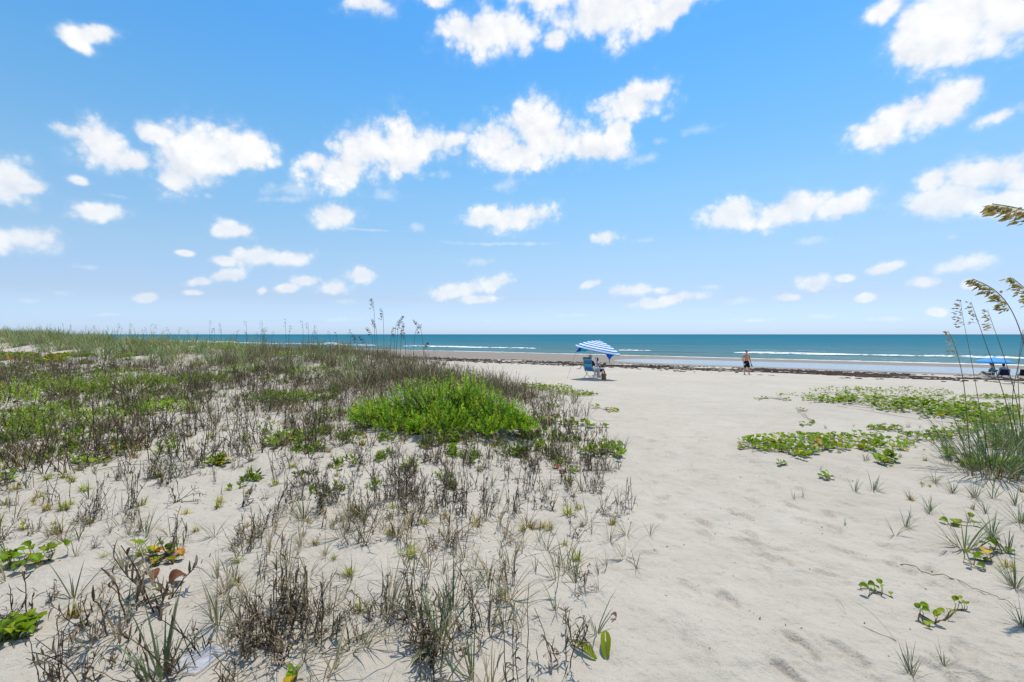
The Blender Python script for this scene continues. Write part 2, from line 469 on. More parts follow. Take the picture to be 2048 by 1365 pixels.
# ------------------------------------------------------------------ materials
MATS = {}
def new_mat(name):
    m = bpy.data.materials.new(name); m.use_nodes = True
    t = NT(m.node_tree); t.n.clear()
    out = t.node('ShaderNodeOutputMaterial')
    MATS[name] = m
    return m, t, out
def principled(t, **kw):
    b = t.node('ShaderNodeBsdfPrincipled')
    for k, v in kw.items():
        t.put(b.inputs[k.replace('_', ' ')], v)
    return b
def plain(name, col, rough=0.6, spec=0.3, vary=0.12, metal=0.0, scale=30.0, bump=0.0):
    m, t, out = new_mat(name)
    n = t.noise(t.node('ShaderNodeTexCoord').outputs['Object'], scale, 3)
    c = t.mix(n.outputs['Fac'], tuple(x * (1 - vary) for x in col), tuple(min(1, x * (1 + vary)) for x in col))
    b = principled(t, Base_Color=c, Roughness=rough, Metallic=metal)
    b.inputs['Specular IOR Level'].default_value = spec
    if bump:
        bm = t.node('ShaderNodeBump'); bm.inputs['Strength'].default_value = bump; bm.inputs['Distance'].default_value = 0.01
        t.put(bm.inputs['Height'], n.outputs['Fac']); t.put(b.inputs['Normal'], bm.outputs[0])
    t.l.new(b.outputs[0], out.inputs[0])
    return m
def foliage(name, rough=0.5, trans=0.3, gain=1.0, spec=0.35, rnd=0.25):
    """leaf matter: its colour comes with the mesh, each plant a little different"""
    m, t, out = new_mat(name)
    a = t.node('ShaderNodeAttribute', attribute_name='Col').outputs['Color']
    oi = t.node('ShaderNodeObjectInfo').outputs['Random']
    k = t.maprange(oi, 0, 1, gain * (1 - rnd), gain * (1 + rnd))
    c = t.vmath('SCALE', a, None, k)
    b = principled(t, Base_Color=c, Roughness=rough)
    b.inputs['Specular IOR Level'].default_value = spec
    tr = t.node('ShaderNodeBsdfTranslucent'); t.put(tr.inputs['Color'], c)
    mx = t.node('ShaderNodeMixShader'); mx.inputs[0].default_value = trans
    t.l.new(b.outputs[0], mx.inputs[1]); t.l.new(tr.outputs[0], mx.inputs[2])
    t.l.new(mx.outputs[0], out.inputs[0])
    return m
def colmat(name, rough=0.7, spec=0.25, metal=0.0):
    m, t, out = new_mat(name)
    a = t.node('ShaderNodeAttribute', attribute_name='Col').outputs['Color']
    n = t.noise(t.node('ShaderNodeTexCoord').outputs['Object'], 40, 3)
    c = t.vmath('SCALE', a, None, t.maprange(n.outputs['Fac'], .3, .7, .88, 1.1))
    b = principled(t, Base_Color=c, Roughness=rough, Metallic=metal)
    b.inputs['Specular IOR Level'].default_value = spec
    t.l.new(b.outputs[0], out.inputs[0])
    return m

def sand_material():
    m, t, out = new_mat('sand')
    geo = t.node('ShaderNodeNewGeometry').outputs['Position']
    wet = t.node('ShaderNodeAttribute', attribute_name='wet').outputs['Fac']
    big = t.noise(geo, 0.35, 4, 0.55)
    mid = t.noise(geo, 2.6, 5, 0.6)
    gr = t.noise(geo, 120.0, 3, 0.7)
    sp = t.noise(geo, 38.0, 2, 0.5)
    dry = t.mix(t.maprange(big.outputs['Fac'], .3, .7, 0, 1), (0.420, 0.368, 0.294), (0.470, 0.416, 0.338))
    dry = t.mix(t.maprange(mid.outputs['Fac'], .35, .75, 0, 0.55), dry, (0.370, 0.318, 0.250))
    dry = t.mix(t.maprange(gr.outputs['Fac'], .2, .8, 0.0, 0.5), t.vmath('SCALE', dry, None, 1.10), t.vmath('SCALE', dry, None, 0.84))
    # flecks of shell and dark grains
    dry = t.mix(t.maprange(sp.outputs['Fac'], .68, .76, 0, .55), dry, (0.22, 0.17, 0.13))
    wetc = t.mix(t.maprange(mid.outputs['Fac'], .3, .7, 0, 1), (0.200, 0.160, 0.118), (0.245, 0.200, 0.150))
    c = t.mix(wet, dry, wetc)
    b = principled(t, Base_Color=c, Roughness=t.maprange(wet, 0, 1, .95, .6))
    b.inputs['Specular IOR Level'].default_value = 0.15
    h = t.math('ADD', t.math('MULTIPLY', gr.outputs['Fac'], 0.25), t.math('MULTIPLY', t.noise(geo, 22.0, 5, 0.6).outputs['Fac'], 1.0))
    bm = t.node('ShaderNodeBump'); bm.inputs['Distance'].default_value = 0.022
    t.put(bm.inputs['Strength'], t.maprange(wet, 0, 1, 1.0, .15))
    t.put(bm.inputs['Height'], h); t.put(b.inputs['Normal'], bm.outputs[0])
    t.l.new(b.outputs[0], out.inputs[0])
    return m

def water_material():
    m, t, out = new_mat('sea_water')
    geo = t.node('ShaderNodeNewGeometry').outputs['Position']
    x, y, z = t.sep(geo)
    s = t.math('ADD', t.math('MULTIPLY', x, SN), t.math('MULTIPLY', y, CS))
    tt = t.math('SUBTRACT', t.math('MULTIPLY', x, CS), t.math('MULTIPLY', y, SN))
    sv = t.combine(t.math('MULTIPLY', tt, 0.12), s, 0.0)          # ripples run along the shore
    n1 = t.noise(sv, 0.09, 5, 0.6); n2 = t.noise(sv, 0.65, 4, 0.6)
    ls = t.math('LOGARITHM', t.math('MAXIMUM', s, 60.0), 10.0)
    base = t.ramp(t.maprange(ls, 1.9, 4.0, 0, 1), [(0.0, (0.100, 0.165, 0.160)), (0.10, (0.052, 0.148, 0.172)), (0.22, (0.018, 0.132, 0.180)), (0.5, (0.001, 0.118, 0.180)), (0.8, (0.0, 0.105, 0.172)), (1.0, (0.0, 0.098, 0.165))])
    k = t.math('ADD', t.math('MULTIPLY', t.math('SUBTRACT', n1.outputs['Fac'], .5), 0.7), t.math('MULTIPLY', t.math('SUBTRACT', n2.outputs['Fac'], .5), 0.35))
    base = t.vmath('SCALE', base, None, t.math('ADD', 1.0, k))
    foam = t.node('ShaderNodeAttribute', attribute_name='foam').outputs['Fac']
    nf = t.noise(t.combine(t.math('MULTIPLY', tt, 0.45), s, z), 1.3, 6, 0.7)
    fo = t.maprange(t.math('ADD', foam, t.math('MULTIPLY', t.math('SUBTRACT', nf.outputs['Fac'], .5), 1.5)), .38, .62, 0, 1, 'SMOOTHSTEP')
    fo = t.math('MULTIPLY', fo, t.maprange(foam, 0.0, 0.1, 0, 1))
    c = t.mix(fo, base, (0.80, 0.82, 0.82))
    b = t.node('ShaderNodeBsdfDiffuse'); t.put(b.inputs['Color'], c)
    gl = t.node('ShaderNodeBsdfGlossy'); gl.inputs['Roughness'].default_value = .28
    mx = t.node('ShaderNodeMixShader'); t.put(mx.inputs[0], t.maprange(fo, 0, 1, .07, 0.0))
    hh = t.math('ADD', t.noise(sv, 1.1, 5, 0.65).outputs['Fac'], t.math('MULTIPLY', t.noise(geo, 1.6, 4, 0.6).outputs['Fac'], 0.5))
    bm = t.node('ShaderNodeBump'); bm.inputs['Distance'].default_value = 0.35; bm.inputs['Strength'].default_value = 0.9
    t.put(bm.inputs['Height'], hh); t.put(b.inputs['Normal'], bm.outputs[0]); t.put(gl.inputs['Normal'], bm.outputs[0])
    t.l.new(b.outputs[0], mx.inputs[1]); t.l.new(gl.outputs[0], mx.inputs[2]); t.l.new(mx.outputs[0], out.inputs[0])
    return m
def pool_material():
    m, t, out = new_mat('pool_water')
    geo = t.node('ShaderNodeNewGeometry').outputs['Position']
    n = t.noise(geo, 1.6, 4, 0.55)
    b = principled(t, Base_Color=(0.13, 0.145, 0.15, 1), Roughness=0.08)
    b.inputs['IOR'].default_value = 1.33; b.inputs['Specular IOR Level'].default_value = 0.6
    bm = t.node('ShaderNodeBump'); bm.inputs['Distance'].default_value = 0.05; bm.inputs['Strength'].default_value = 0.5
    t.put(bm.inputs['Height'], n.outputs['Fac']); t.put(b.inputs['Normal'], bm.outputs[0])
    t.l.new(b.outputs[0], out.inputs[0])
    return m

M_SAND = sand_material(); M_SEA = water_material(); M_POOL = pool_material()
M_LEAF = foliage('leaf', .5, .34, .96, .2)
M_VINE = foliage('vine_leaf', .55, .36, .90, .12, .28)
M_GRASS = foliage('grass_blade', .55, .30, 1.0, .3)
M_DRY = foliage('dry_stem', .8, .10, .78, .12)
M_STUFF = foliage('plant_mass', .65, .22, .88, .15, .0)
M_SEED = foliage('seed_head', .7, .45, 1.15, .2, .12)

# ------------------------------------------------------------------ the ground: one sheet around the viewer, finest near by
def polar(angles, radii, zf):
    A, Rr = np.meshgrid(angles, radii)
    X, Y = np.sin(A) * Rr, np.cos(A) * Rr
    Z = zf(X.ravel(), Y.ravel())
    V = np.stack([X.ravel(), Y.ravel(), Z], 1)
    return V, len(angles), len(radii)
def grid_quads(na, nr, wrap):
    i = np.arange(nr - 1)[:, None]; j = np.arange(na if wrap else na - 1)[None, :]
    a = i * na + j; b = i * na + (j + 1) % na
    return np.stack([a, a + na, b + na, b], -1).reshape(-1, 4)

ang = np.concatenate([np.radians(np.arange(-57, 57, 0.34)), np.radians(np.arange(57, 303, 3.0))])
rad = np.concatenate([np.geomspace(0.55, 2.0, 40, endpoint=False), np.geomspace(2.0, 16, 460, endpoint=False), np.geomspace(16, 3000, 220)])
V, na, nr = polar(ang, rad, height)
Q = grid_quads(na, nr, True)
sV, tV = st_of(V[:, 0], V[:, 1])
wetn = 4 * fbm(sV * .12, tV * .03, 3, 77)
wet = np.maximum(sstep(50.5, 54.5, sV + wetn), 0)
centre = np.array([[0, 0, H(0, 0)]])
n0 = len(V)
tri = np.array([(n0, j, (j + 1) % na) for j in range(na)])
gm = mesh_np('beach_sand', np.concatenate([V, centre]), [Q, tri], M_SAND, None, True, attrs={'wet': np.concatenate([wet, [0]])})
tag(link('beach_sand', gm), 'pale grey sand of the dune, path and beach', kind='structure')

# ------------------------------------------------------------------ the sea
def sea_z(X, Y):
    s, t = st_of(X, Y)
    r = np.hypot(X, Y)
    sw = 0.10 * np.sin(s / 4.6 + 1.5 * fbm(t * .02, s * .01, 2, 5) * 3) * sstep(92, 130, s) * sstep(900, 200, r)
    return 0.0 + sw + 0.04 * fbm(s * .35, t * .05, 2, 8) * sstep(500, 150, r)
angs = np.radians(np.linspace(-72, 86, 330))
V, na, nr = polar(angs, np.concatenate([np.geomspace(48, 420, 250), np.geomspace(428, 30000, 50)]), sea_z)
sV, tV = st_of(V[:, 0], V[:, 1])
# thin lines of spent foam drifting inside the break
fo = np.zeros(len(V))
for s0, wd, am, sd in ((99.5, 1.0, .40, 3), (104.5, .8, .34, 4), (94.0, .7, .36, 6), (127, .9, .30, 9), (140, .8, .26, 12)):
    line = s0 + 5 * fbm(tV * .02, tV * 0 + sd, 3, sd)
    fo += am * np.exp(-((sV - line) / wd) ** 2) * sstep(-.05, .22, fbm(tV * .018 + sd, tV * 0 + sd * 3, 2, sd + 40))
tag(link('sea', mesh_np('sea', V, grid_quads(na, nr, False), M_SEA, None, True, attrs={'foam': fo})), 'blue green sea reaching to the horizon', kind='structure')

def wave_line(name, s0, spans, hgt, seed, wob=3.0, label=''):
    """a low breaker rolling in along the shore; foam where it has broken"""
    prof_s = np.array([-2.6, -1.7, -1.0, -.6, -.35, -.15, .1, .45, 1.0, 1.9, 3.2, 5.0])
    prof_z = np.array([-.03, .02, .10, .30, .62, .90, 1.0, .92, .68, .34, .10, -.12])
    prof_f = np.array([.20, .45, .70, .85, .90, .85, .55, .2, .0, 0, 0, 0])
    for (t0, t1, foamy) in spans:
        n = max(8, int((t1 - t0) / 0.8))
        tt = np.linspace(t0, t1, n)
        line = s0 + wob * fbm(tt * .012, tt * 0 + seed, 3, seed) + .5 * fbm(tt * .15, tt * 0, 2, seed + 1)
        ends = sstep(0, 1, (tt - t0) / 9) * sstep(0, 1, (t1 - tt) / 9)
        hh = hgt * (.65 + .7 * (fbm(tt * .07, tt * 0 + 2, 3, seed + 5) + .4)) * ends
        rows, fo = [], []
        for ps, pz, pf in zip(prof_s, prof_z, prof_f):
            rough = 1 + (.25 * fbm(tt * 1.1, tt * 0 + ps * 5, 2, seed + 9) if foamy else 0)
            S = line + ps * (1 + .4 * fbm(tt * .3, tt * 0 + 5, 2, seed + 3))
            X, Y = xy_of(S, tt)
            rows.append(np.stack([X, Y, 0.015 + hh * pz * rough + (.05 * (1 - ends) * -1)], 1))
            fo.append((pf if foamy else 0.0) * np.clip(ends * 1.6, 0, 1) * (.55 + .6 * sstep(-.25, .25, fbm(tt * .09, tt * 0 + ps, 3, seed + 13))))
        V = np.concatenate(rows)
        i = np.arange(len(prof_s) - 1)[:, None]; j = np.arange(n - 1)[None, :]
        a = i * n + j
        Q = np.stack([a, a + 1, a + n + 1, a + n], -1).reshape(-1, 4)
        tag(link(name, mesh_np(name, V, Q, M_SEA, None, True, attrs={'foam': np.concatenate(fo)})), label, kind='structure')

wave_line('breaking_wave', 116, [(-330, -128, 1), (-122, -58.5, 1), (-60, -42, 0), (-44, -26, 1), (-30, -18, 0), (-16, 60, 1), (56, 140, 1)], .34, 3, 3.0, 'low white breaker rolling in offshore')
wave_line('breaking_wave', 133, [(-420, -260, 1), (-190, -170, 1), (-20, 10, 0)], .26, 23, 4.0, 'farther low breaker')

# swash: the thin white lip of water at the edge of the sand, and the pool left in the runnel
def sheet(name, t0, t1, n, sa, sb, z, mat, label, foam=None, m=6):
    tt = np.linspace(t0, t1, n); rows, f = [], []
    for k in range(m):
        w = k / (m - 1)
        S = sa(tt) * (1 - w) + sb(tt) * w
        X, Y = xy_of(S, tt)
        rows.append(np.stack([X, Y, np.full(n, z)], 1)); f.append(np.full(n, 0.0 if foam is None else foam[k]))
    i = np.arange(m - 1)[:, None]; j = np.arange(n - 1)[None, :]; a = i * n + j
    Q = np.stack([a, a + 1, a + n + 1, a + n], -1).reshape(-1, 4)
    return tag(link(name, mesh_np(name, np.concatenate(rows), Q, mat, None, True, attrs={'foam': np.concatenate(f)})), label, kind='structure')
sheet('swash', -420, 120, 900, lambda t: 86.9 + 1.6 * fbm(t * .035, t * 0, 4, 61) + .4 * fbm(t * .5, t * 0, 2, 71), lambda t: 90.6 + 2.2 * fbm(t * .035 + 3, t * 0, 4, 66), 0.055, M_SEA, 'thin white swash at the edge of the beach', [.45, .8, .6, .4, .2, .1])
sheet('tide_pool', -60, 130, 60, lambda t: 52 + 0 * t, lambda t: 76 + 0 * t, 0.445, M_POOL, 'shallow blue pool lying in the runnel', None, 3)

# ------------------------------------------------------------------ plants: shapes
U = lambda a, b: random.uniform(a, b)
def vary(c, k=.2):
    f = 1 + U(-k, k)
    return np.array([c[0] * f * (1 + U(-.06, .06)), c[1] * f, c[2] * f * (1 + U(-.08, .08))])
BROWN = (0.112, 0.077, 0.045); GREY = (0.215, 0.163, 0.105); STRAW = (0.34, 0.27, 0.16); RUST = (0.20, 0.085, 0.040)
BLUEGREEN = (0.085, 0.140, 0.050); FRESH = (0.150, 0.240, 0.035); OLIVE = (0.165, 0.170, 0.065)
VINE = (0.140, 0.235, 0.003); LIME = (0.290, 0.355, 0.006); YELLOW = (0.62, 0.40, 0.02)

def arc(base, az, lean, length, n, droop=0.0, wig=0.0):
    """a stem from base, leaning by 'lean' (0 = upright) and drooping towards its tip"""
    P = [np.array(base, float)]; seg = length / (n - 1); a = lean
    for i in range(n - 1):
        a += droop / (n - 1)
        z = az + U(-wig, wig); b = a + U(-wig, wig) * .5
        P.append(P[-1] + seg * np.array([math.sin(b) * math.cos(z), math.sin(b) * math.sin(z), math.cos(b)]))
    return np.array(P)

def dry_weed(stems=5, h=.22, leaves=6, spread=.05, lod=0):
    sp = Soup()
    for _ in range(stems):
        a = U(0, 6.28); r = spread * math.sqrt(U(0, 1))
        hh = h * U(.30, 1.2)
        base = (r * math.cos(a), r * math.sin(a), -.015)
        lean = U(.0, .35) if U(0, 1) < .72 else U(.4, 1.25)
        P = arc(base, U(0, 6.28), lean, hh * (1 if lean < .4 else .8), 4 if lod else 6, U(-.5, .8), .45)
        c = vary(BROWN if U(0, 1) < .6 else GREY, .35)
        tube(sp, P, np.linspace(.0030, .0016, len(P)) * (1.5 if lod else 1), 3, c, cap=False)
        for k in range(leaves):
            f = U(.12, 1.0) * (len(P) - 1); i = min(int(f), len(P) - 2)
            q = P[i] + (P[i + 1] - P[i]) * (f - i)
            az = U(0, 6.28); L = U(.022, .075); dr = U(-.8, 3.2)
            B = arc(q, az, U(.2, 1.0), L, 3 if lod else 4, dr)
            w = U(.0035, .010) * (1.4 if lod else 1)
            side = np.array([-math.sin(az), math.cos(az), U(-.5, .5)])
            ribbon(sp, B, np.array([.5, 1, .7, .15])[:len(B)] * w, side, vary(random.choice((BROWN, GREY, GREY, (0.24, .19, .13), OLIVE if U(0, 1) < .35 else BROWN)), .3))
    return sp

def grass_tuft(blades=9, L=.26, w=.007, spread=.02, lean=.55, droop=.6, col=BLUEGREEN, dead=.15, nseg=5):
    sp = Soup()
    for _ in range(blades):
        az = U(0, 6.28); l = L * U(.5, 1.1)
        r = spread * U(0, 1); base = (r * math.cos(az), r * math.sin(az), -.01)
        P = arc(base, az + U(-.4, .4), U(.03, lean), l, nseg, U(.1, droop), .06)
        f = np.linspace(0, 1, nseg)
        W = w * U(.7, 1.2) * (1 - f ** 2.2) * (0.6 + .4 * np.minimum(1, f * 4)) + .0008
        c0 = vary(STRAW if U(0, 1) < dead else col, .25)
        C = np.array([np.array(STRAW) * .8 * (1 - min(1, k * 3.0)) + c0 * min(1, k * 3.0) for k in f])
        tw = U(-.5, .5)
        ribbon(sp, P, W, np.array([-math.sin(az + tw), math.cos(az + tw), U(-.2, .2)]), C)
    return sp

def rosette(n=26, r=.04, dead=.35, col=(0.30, 0.34, 0.030)):
    sp = Soup()
    c_dead = (0.34, .14, .05) if U(0, 1) < .6 else (0.16, .10, .05)
    for _ in range(n):
        az = U(0, 6.28); l = r * U(.5, 1.3)
        P = arc((U(-.3, .3) * r, U(-.3, .3) * r, -.004), az, U(.15, 1.25), l, 3, U(-.3, .5))
        c = vary(c_dead if U(0, 1) < dead else col, .3)
        ribbon(sp, P, np.array([.0045, .004, .0008]) * U(.8, 1.3), np.array([-math.sin(az), math.cos(az), 0]), c)
    return sp

def vine_leaf(col, fold=.35, notch=.22, curl=.15):
    """round two-lobed leaf, a little folded along its midrib; one unit long, lying along +Y from the stalk"""
    sp = Soup()
    n = 7
    f = np.linspace(0, 1, n)
    half = .50 * np.sin(np.pi * np.clip(f * .93 + .05, 0, 1)) ** .62
    half[0] = .10
    yl = f.copy()
    mid = np.stack([np.zeros(n), f * (1 - notch * (f > .95)), -curl * (f - .5) ** 2], 1)
    V = [mid]
    for s in (-1, 1):
        V.append(np.stack([s * half * .55, f + .02, fold * half * .45 - curl * (f - .5) ** 2], 1))
        V.append(np.stack([s * half, f * 1.02 - .03, fold * half * .75 - curl * 1.6 * (f - .5) ** 2 + .02 * np.sin(f * 9)], 1))
    V = np.concatenate(V)
    V[:, 2] += .03
    Q = []
    for a, b, flip in ((0, 1, 1), (1, 2, 1), (0, 3, 0), (3, 4, 0)):
        for i in range(n - 1):
            q = (a * n + i, b * n + i, b * n + i + 1, a * n + i + 1)
            Q.append(q[::-1] if not flip else q)
    C = np.repeat(np.array(col)[None], len(V), 0)
    C[:n] = np.array(col) * 1.25 + .02
    sp.add(V, np.array(Q), C)
    return sp

def leafy_bush(rx, ry, h, shoots, leaves, lobes=None, leaf=.035, cols=(VINE, FRESH, LIME), up=.5, width=.34, hollow=.35):
    """a dome of leafy shoots; returns the foliage and the stems"""
    fo, stm = Soup(), Soup()
    RX, RY, HH = rx, ry, h
    for _ in range(shoots):
        ox = oy = 0.0
        if lobes:
            ox, oy, rx, ry, h = random.choices(lobes, [l[2] * l[3] for l in lobes])[0]
        cen = np.array([ox, oy, 0.0])
        a = U(0, 6.28); e = math.acos(U(0.0, 1.0)) ; k = U(hollow, 1) ** .5
        lump = 1 + .22 * float(vnoise(np.array([math.cos(a) * 2.2 + 5]), np.array([math.sin(a) * 2.2 + e * 2]), 3)[0]) * 2
        tip = np.array([rx * math.cos(a) * math.sin(e), ry * math.sin(a) * math.sin(e), h * math.cos(e) ** .8]) * k * lump
        d = tip / np.array([rx, ry, h]); d = d / (np.linalg.norm(d) + 1e-6); d = d * (1 - up) + np.array([0, 0, up]); d /= np.linalg.norm(d)
        L = U(.10, .20) * (h / .6) ** .5
        b = tip - d * L
        b[2] = max(b[2], 0.0); tip = tip + cen; b = b + cen
        if U(0, 1) < .12:
            tube(stm, [np.array([tip[0] * .25, tip[1] * .25, -.03]), (b + tip * .3) * .75, b, tip], [.009, .006, .004, .002], 3, vary((.10, .075, .04), .2), cap=False)
        c0 = np.array(random.choice(cols)) * U(.75, 1.3)
        u, v = frame(d)
        for i in range(leaves):
            f = (i + U(0, 1)) / leaves
            p = b + (tip - b) * f
            az = U(0, 6.28); o = u * math.cos(az) + v * math.sin(az)
            ld = o * U(.5, .95) + d * U(.35, .9); ld /= np.linalg.norm(ld)
            l = leaf * U(.6, 1.25) * (1.1 - .4 * f)
            side = cr(ld, d); side /= np.linalg.norm(side) + 1e-6
            w = l * width
            nrm = cr(side, ld)
            V = np.array([p, p + ld * l * .5 - side * w * .5 + nrm * w * .1, p + ld * l, p + ld * l * .5 + side * w * .5 + nrm * w * .1])
            fo.add(V, np.array([(0, 1, 2, 3)]), c0 * U(.8, 1.25))
    if stm.n == 0: tube(stm, [(0, 0, -.03), (0, 0, h * .5)], .006, 3, BROWN)
    return fo, stm

def seed_head(sp, P, n=34, size=.022, droop_dir=(-1, 0, 0), col=(0.30, 0.235, 0.115), hang=1.0):
    """flat overlapping spikelets hanging from the nodding tip of a sea oat stem"""
    P = np.asarray(P); L = np.cumsum(np.r_[0, np.linalg.norm(np.diff(P, axis=0), axis=1)])
    for i in range(n):
        s = L[-1] * (i + U(0, .9)) / n
        k = int(np.clip(np.searchsorted(L, s) - 1, 0, len(P) - 2))
        f = (s - L[k]) / (L[k + 1] - L[k] + 1e-9)
        p = P[k] + (P[k + 1] - P[k]) * f
        tdir = P[k + 1] - P[k]; tdir = tdir / np.linalg.norm(tdir)
        taper = 1 - .5 * (s / L[-1]) ** 2
        out = np.array(droop_dir) * U(.4, 1.1) + tdir * U(.25, .9) + np.array([U(-.35, .35), U(-.5, .5), U(-.7, .1)])
        out /= np.linalg.norm(out)
        st = p + out * size * U(.2, 2.0) * taper
        l = size * U(.9, 1.4); w = l * U(.32, .5)
        side = cr(out, np.array([U(-1, 1), U(-1, 1), U(-1, 1)])); side /= np.linalg.norm(side) + 1e-6
        nr = cr(out, side)
        c = vary(col, .35)
        V = np.array([st, st + out * l * .45 + side * w * .5, st + out * l * .45 + nr * w * .2, st + out * l * .45 - side * w * .5, st + out * l * .45 - nr * w * .2, st + out * l])
        sp.add(V, np.array([(0, 1, 2), (0, 2, 3), (0, 3, 4), (0, 4, 1), (5, 2, 1), (5, 3, 2), (5, 4, 3), (5, 1, 4)]), c)
        tube(sp, [p, st], .0007, 3, c, cap=False)

# ------------------------------------------------------------------ where plants grow
def dens_weed(px, py):
    """how thickly the dry weed stands at a spot of the dune, 0..1 (spot given as seen in the photograph)"""
    edge = np.interp(py, [690, 720, 745, 770, 800, 850, 900, 960, 1010, 1060, 1100, 1160, 1250, 1365], [700, 880, 960, 1020, 1110, 1180, 1250, 1235, 1260, 1290, 1290, 1240, 1215, 1215])
    d = np.where(px < edge, 1.0, 0.0) * np.clip((edge - px) / 70, 0.12, 1)
    g = lambda cx, cy, rx, ry: np.exp(-(((px - cx) / rx) ** 2 + ((py - cy) / ry) ** 2))
    k = 0.55 + .8 * g(250, 830, 420, 55) + .6 * g(560, 770, 200, 40) + .65 * g(800, 940, 330, 95) + .5 * g(960, 1010, 180, 120) + .45 * g(200, 900, 320, 60) + .4 * g(120, 960, 160, 60) + .9 * g(540, 1230, 70, 90) + .6 * g(275, 1190, 30, 110) + .6 * g(880, 1230, 120, 110) + .5 * g(720, 1010, 160, 70)
    k -= .30 * g(420, 1070, 90, 45) + .25 * g(120, 1190, 90, 40) + .15 * g(150, 1290, 100, 40) + .3 * g(660, 1150, 50, 45) + .35 * g(1060, 1110, 110, 60) + .35 * g(450, 945, 90, 22) + .2 * g(330, 1010, 100, 50) + .3 * g(1080, 1290, 60, 60) + .3 * g(200, 718, 150, 10) + .3 * g(600, 725, 60, 10) + .45 * g(1120, 830, 50, 22) + .35 * g(680, 800, 40, 22)
    return d * np.clip(k, 0.04, 1.2)

SHRUB_MASK = []     # (x, y, rx, ry) ellipses on the ground that taller plants already fill
def free(x, y, m=1.0):
    for (cx, cy, rx, ry) in SHRUB_MASK:
        if ((x - cx) / rx) ** 2 + ((y - cy) / ry) ** 2 < m: return False
    return True

LANDMARKS = [(20, 1275, 'beside the leaf heap in the lower left corner'), (60, 1125, 'by the row of broad leaves at the left edge'), (320, 1118, 'round the leaf cluster with yellow leaves'), (320, 1175, 'beside the pair of rust brown leaves'), (400, 1320, 'by the plastic scrap'),
    (545, 1260, 'beside the thick dead clump'), (592, 1350, 'by the upright leaf pair at the bottom edge'), (1205, 1300, 'beside the two long lime leaves'), (1143, 941, 'around the lone green sprig'), (1200, 905, 'at the glossy leaves on the dune tip'), (1120, 848, 'along the spaced leaf row'), (900, 885, 'at the foot of the large bush'),
    (590, 880, 'in the green leaf drift'), (430, 925, 'along the short leaf row'), (215, 910, 'along the slanting leaf row'), (30, 870, 'by the herb at the left edge'), (10, 958, 'by the leaves cut by the left edge'), (760, 1220, 'left of the bottom middle grass'), (880, 1290, 'round the fullest grass tuft at the bottom'), (1010, 1260, 'right of the fullest bottom grass tuft'),
    (690, 1080, 'in the weed belt, left of its middle'), (860, 1040, 'in the middle of the weed belt'), (1010, 1040, 'in the right half of the weed belt'), (420, 1060, 'on the bare slope left of the weed belt'), (150, 1200, 'on the bare sand between the left leaf patches'), (1150, 1140, 'at the ragged path edge'), (1250, 1090, 'on the path side of the ragged edge'), (640, 1180, 'on the bare sand above the thick dead clump'),
    (180, 1010, 'on the sloping sand of the left foreground'), (560, 980, 'above the bare slope'), (780, 950, 'below and left of the large bush'), (1000, 950, 'below and right of the large bush'), (250, 1330, 'near the bottom edge at the left'), (740, 1340, 'near the bottom edge in the middle'), (1060, 1340, 'near the bottom edge beside the path'),
    (1745, 1188, 'near the five-leaved sprig'), (1880, 1240, 'near the trailing stem with upright leaves'), (1950, 1120, 'near the leaf cluster with one yellow leaf'), (1920, 1044, 'near the single leaf sprig'), (1765, 922, 'near the star of large leaves'), (1640, 900, 'near the long leaf patch'), (1980, 940, 'under the sea oats'), (1600, 990, 'near the two pale shoots'), (1740, 985, 'on the sand below the star of leaves'), (1850, 1340, 'at the bottom right edge'), (1800, 810, 'near the leaf carpet')]
def near_to(px, py): return min(LANDMARKS, key=lambda q: (q[0] - px) ** 2 + (1.5 * (q[1] - py)) ** 2)[2]
# ---- the bright green bush in the middle, and the lower green herbs on the left
def bush(name, label, cat, px, py, rx, ry, h, shoots, leaves, group=None, **kw):
    p = ground(px, py)
    e = empty(name, p, U(-.1, .1)); tag(e, label, cat, group)
    fo, stm = leafy_bush(rx, ry, h, shoots, leaves, **kw)
    link('crown', fo.mesh('crown', M_LEAF), e)
    link('trunk', stm.mesh('trunk', M_DRY), e)
    SHRUB_MASK.append((p.x, p.y, rx * .85, ry * .85))
    return e
GREENS = ((0.185, 0.355, 0.006), (0.225, 0.400, 0.008), (0.300, 0.470, 0.012), (0.140, 0.280, 0.008), (0.090, 0.190, 0.008), (0.40, .44, .02))
e = bush('green_bush', 'large bright green leafy bush in the middle of the dune', 'bush', 885, 846, 1.46, 1.05, .80, 4200, 17, leaf=.042, cols=GREENS, hollow=.18,
         lobes=[(.05, .15, .75, .7, .86), (-.45, .1, .7, .6, .76), (.55, .05, .75, .65, .74), (1.0, -.15, .60, .55, .54), (-.95, -.1, .6, .5, .50), (-1.3, .1, .38, .4, .28), (.15, -.55, .6, .45, .44), (.45, .45, .5, .45, .86), (-.55, -.5, .5, .4, .34), (1.35, -.4, .36, .35, .24), (.8, -.62, .42, .35, .30), (-.15, -.75, .35, .3, .26)])
dt = Soup()
for _ in range(70):
    a = U(0, 6.28); r = U(.2, 1.0)
    P = arc((1.45 * r * math.cos(a), 1.0 * r * math.sin(a), 0), U(0, 6.28), U(0, .4), (1 - r * .6) * U(.55, .95), 5, U(-.2, .4), .25)
    tube(dt, P, np.linspace(.005, .002, 5), 3, vary(GREY, .3), cap=False)
tag(link('dead_stems', dt.mesh('dead_stems', M_DRY), e), kind='stuff')
bush('green_bush', 'low bright green shoulder of foliage at the right foot of the large bush', 'bush', 1005, 852, .55, .5, .42, 420, 15, leaf=.04, cols=GREENS)
bush('green_bush', 'bright green leafy growth at the left foot of the large bush', 'bush', 752, 838, .55, .5, .42, 420, 15, leaf=.04, cols=GREENS)
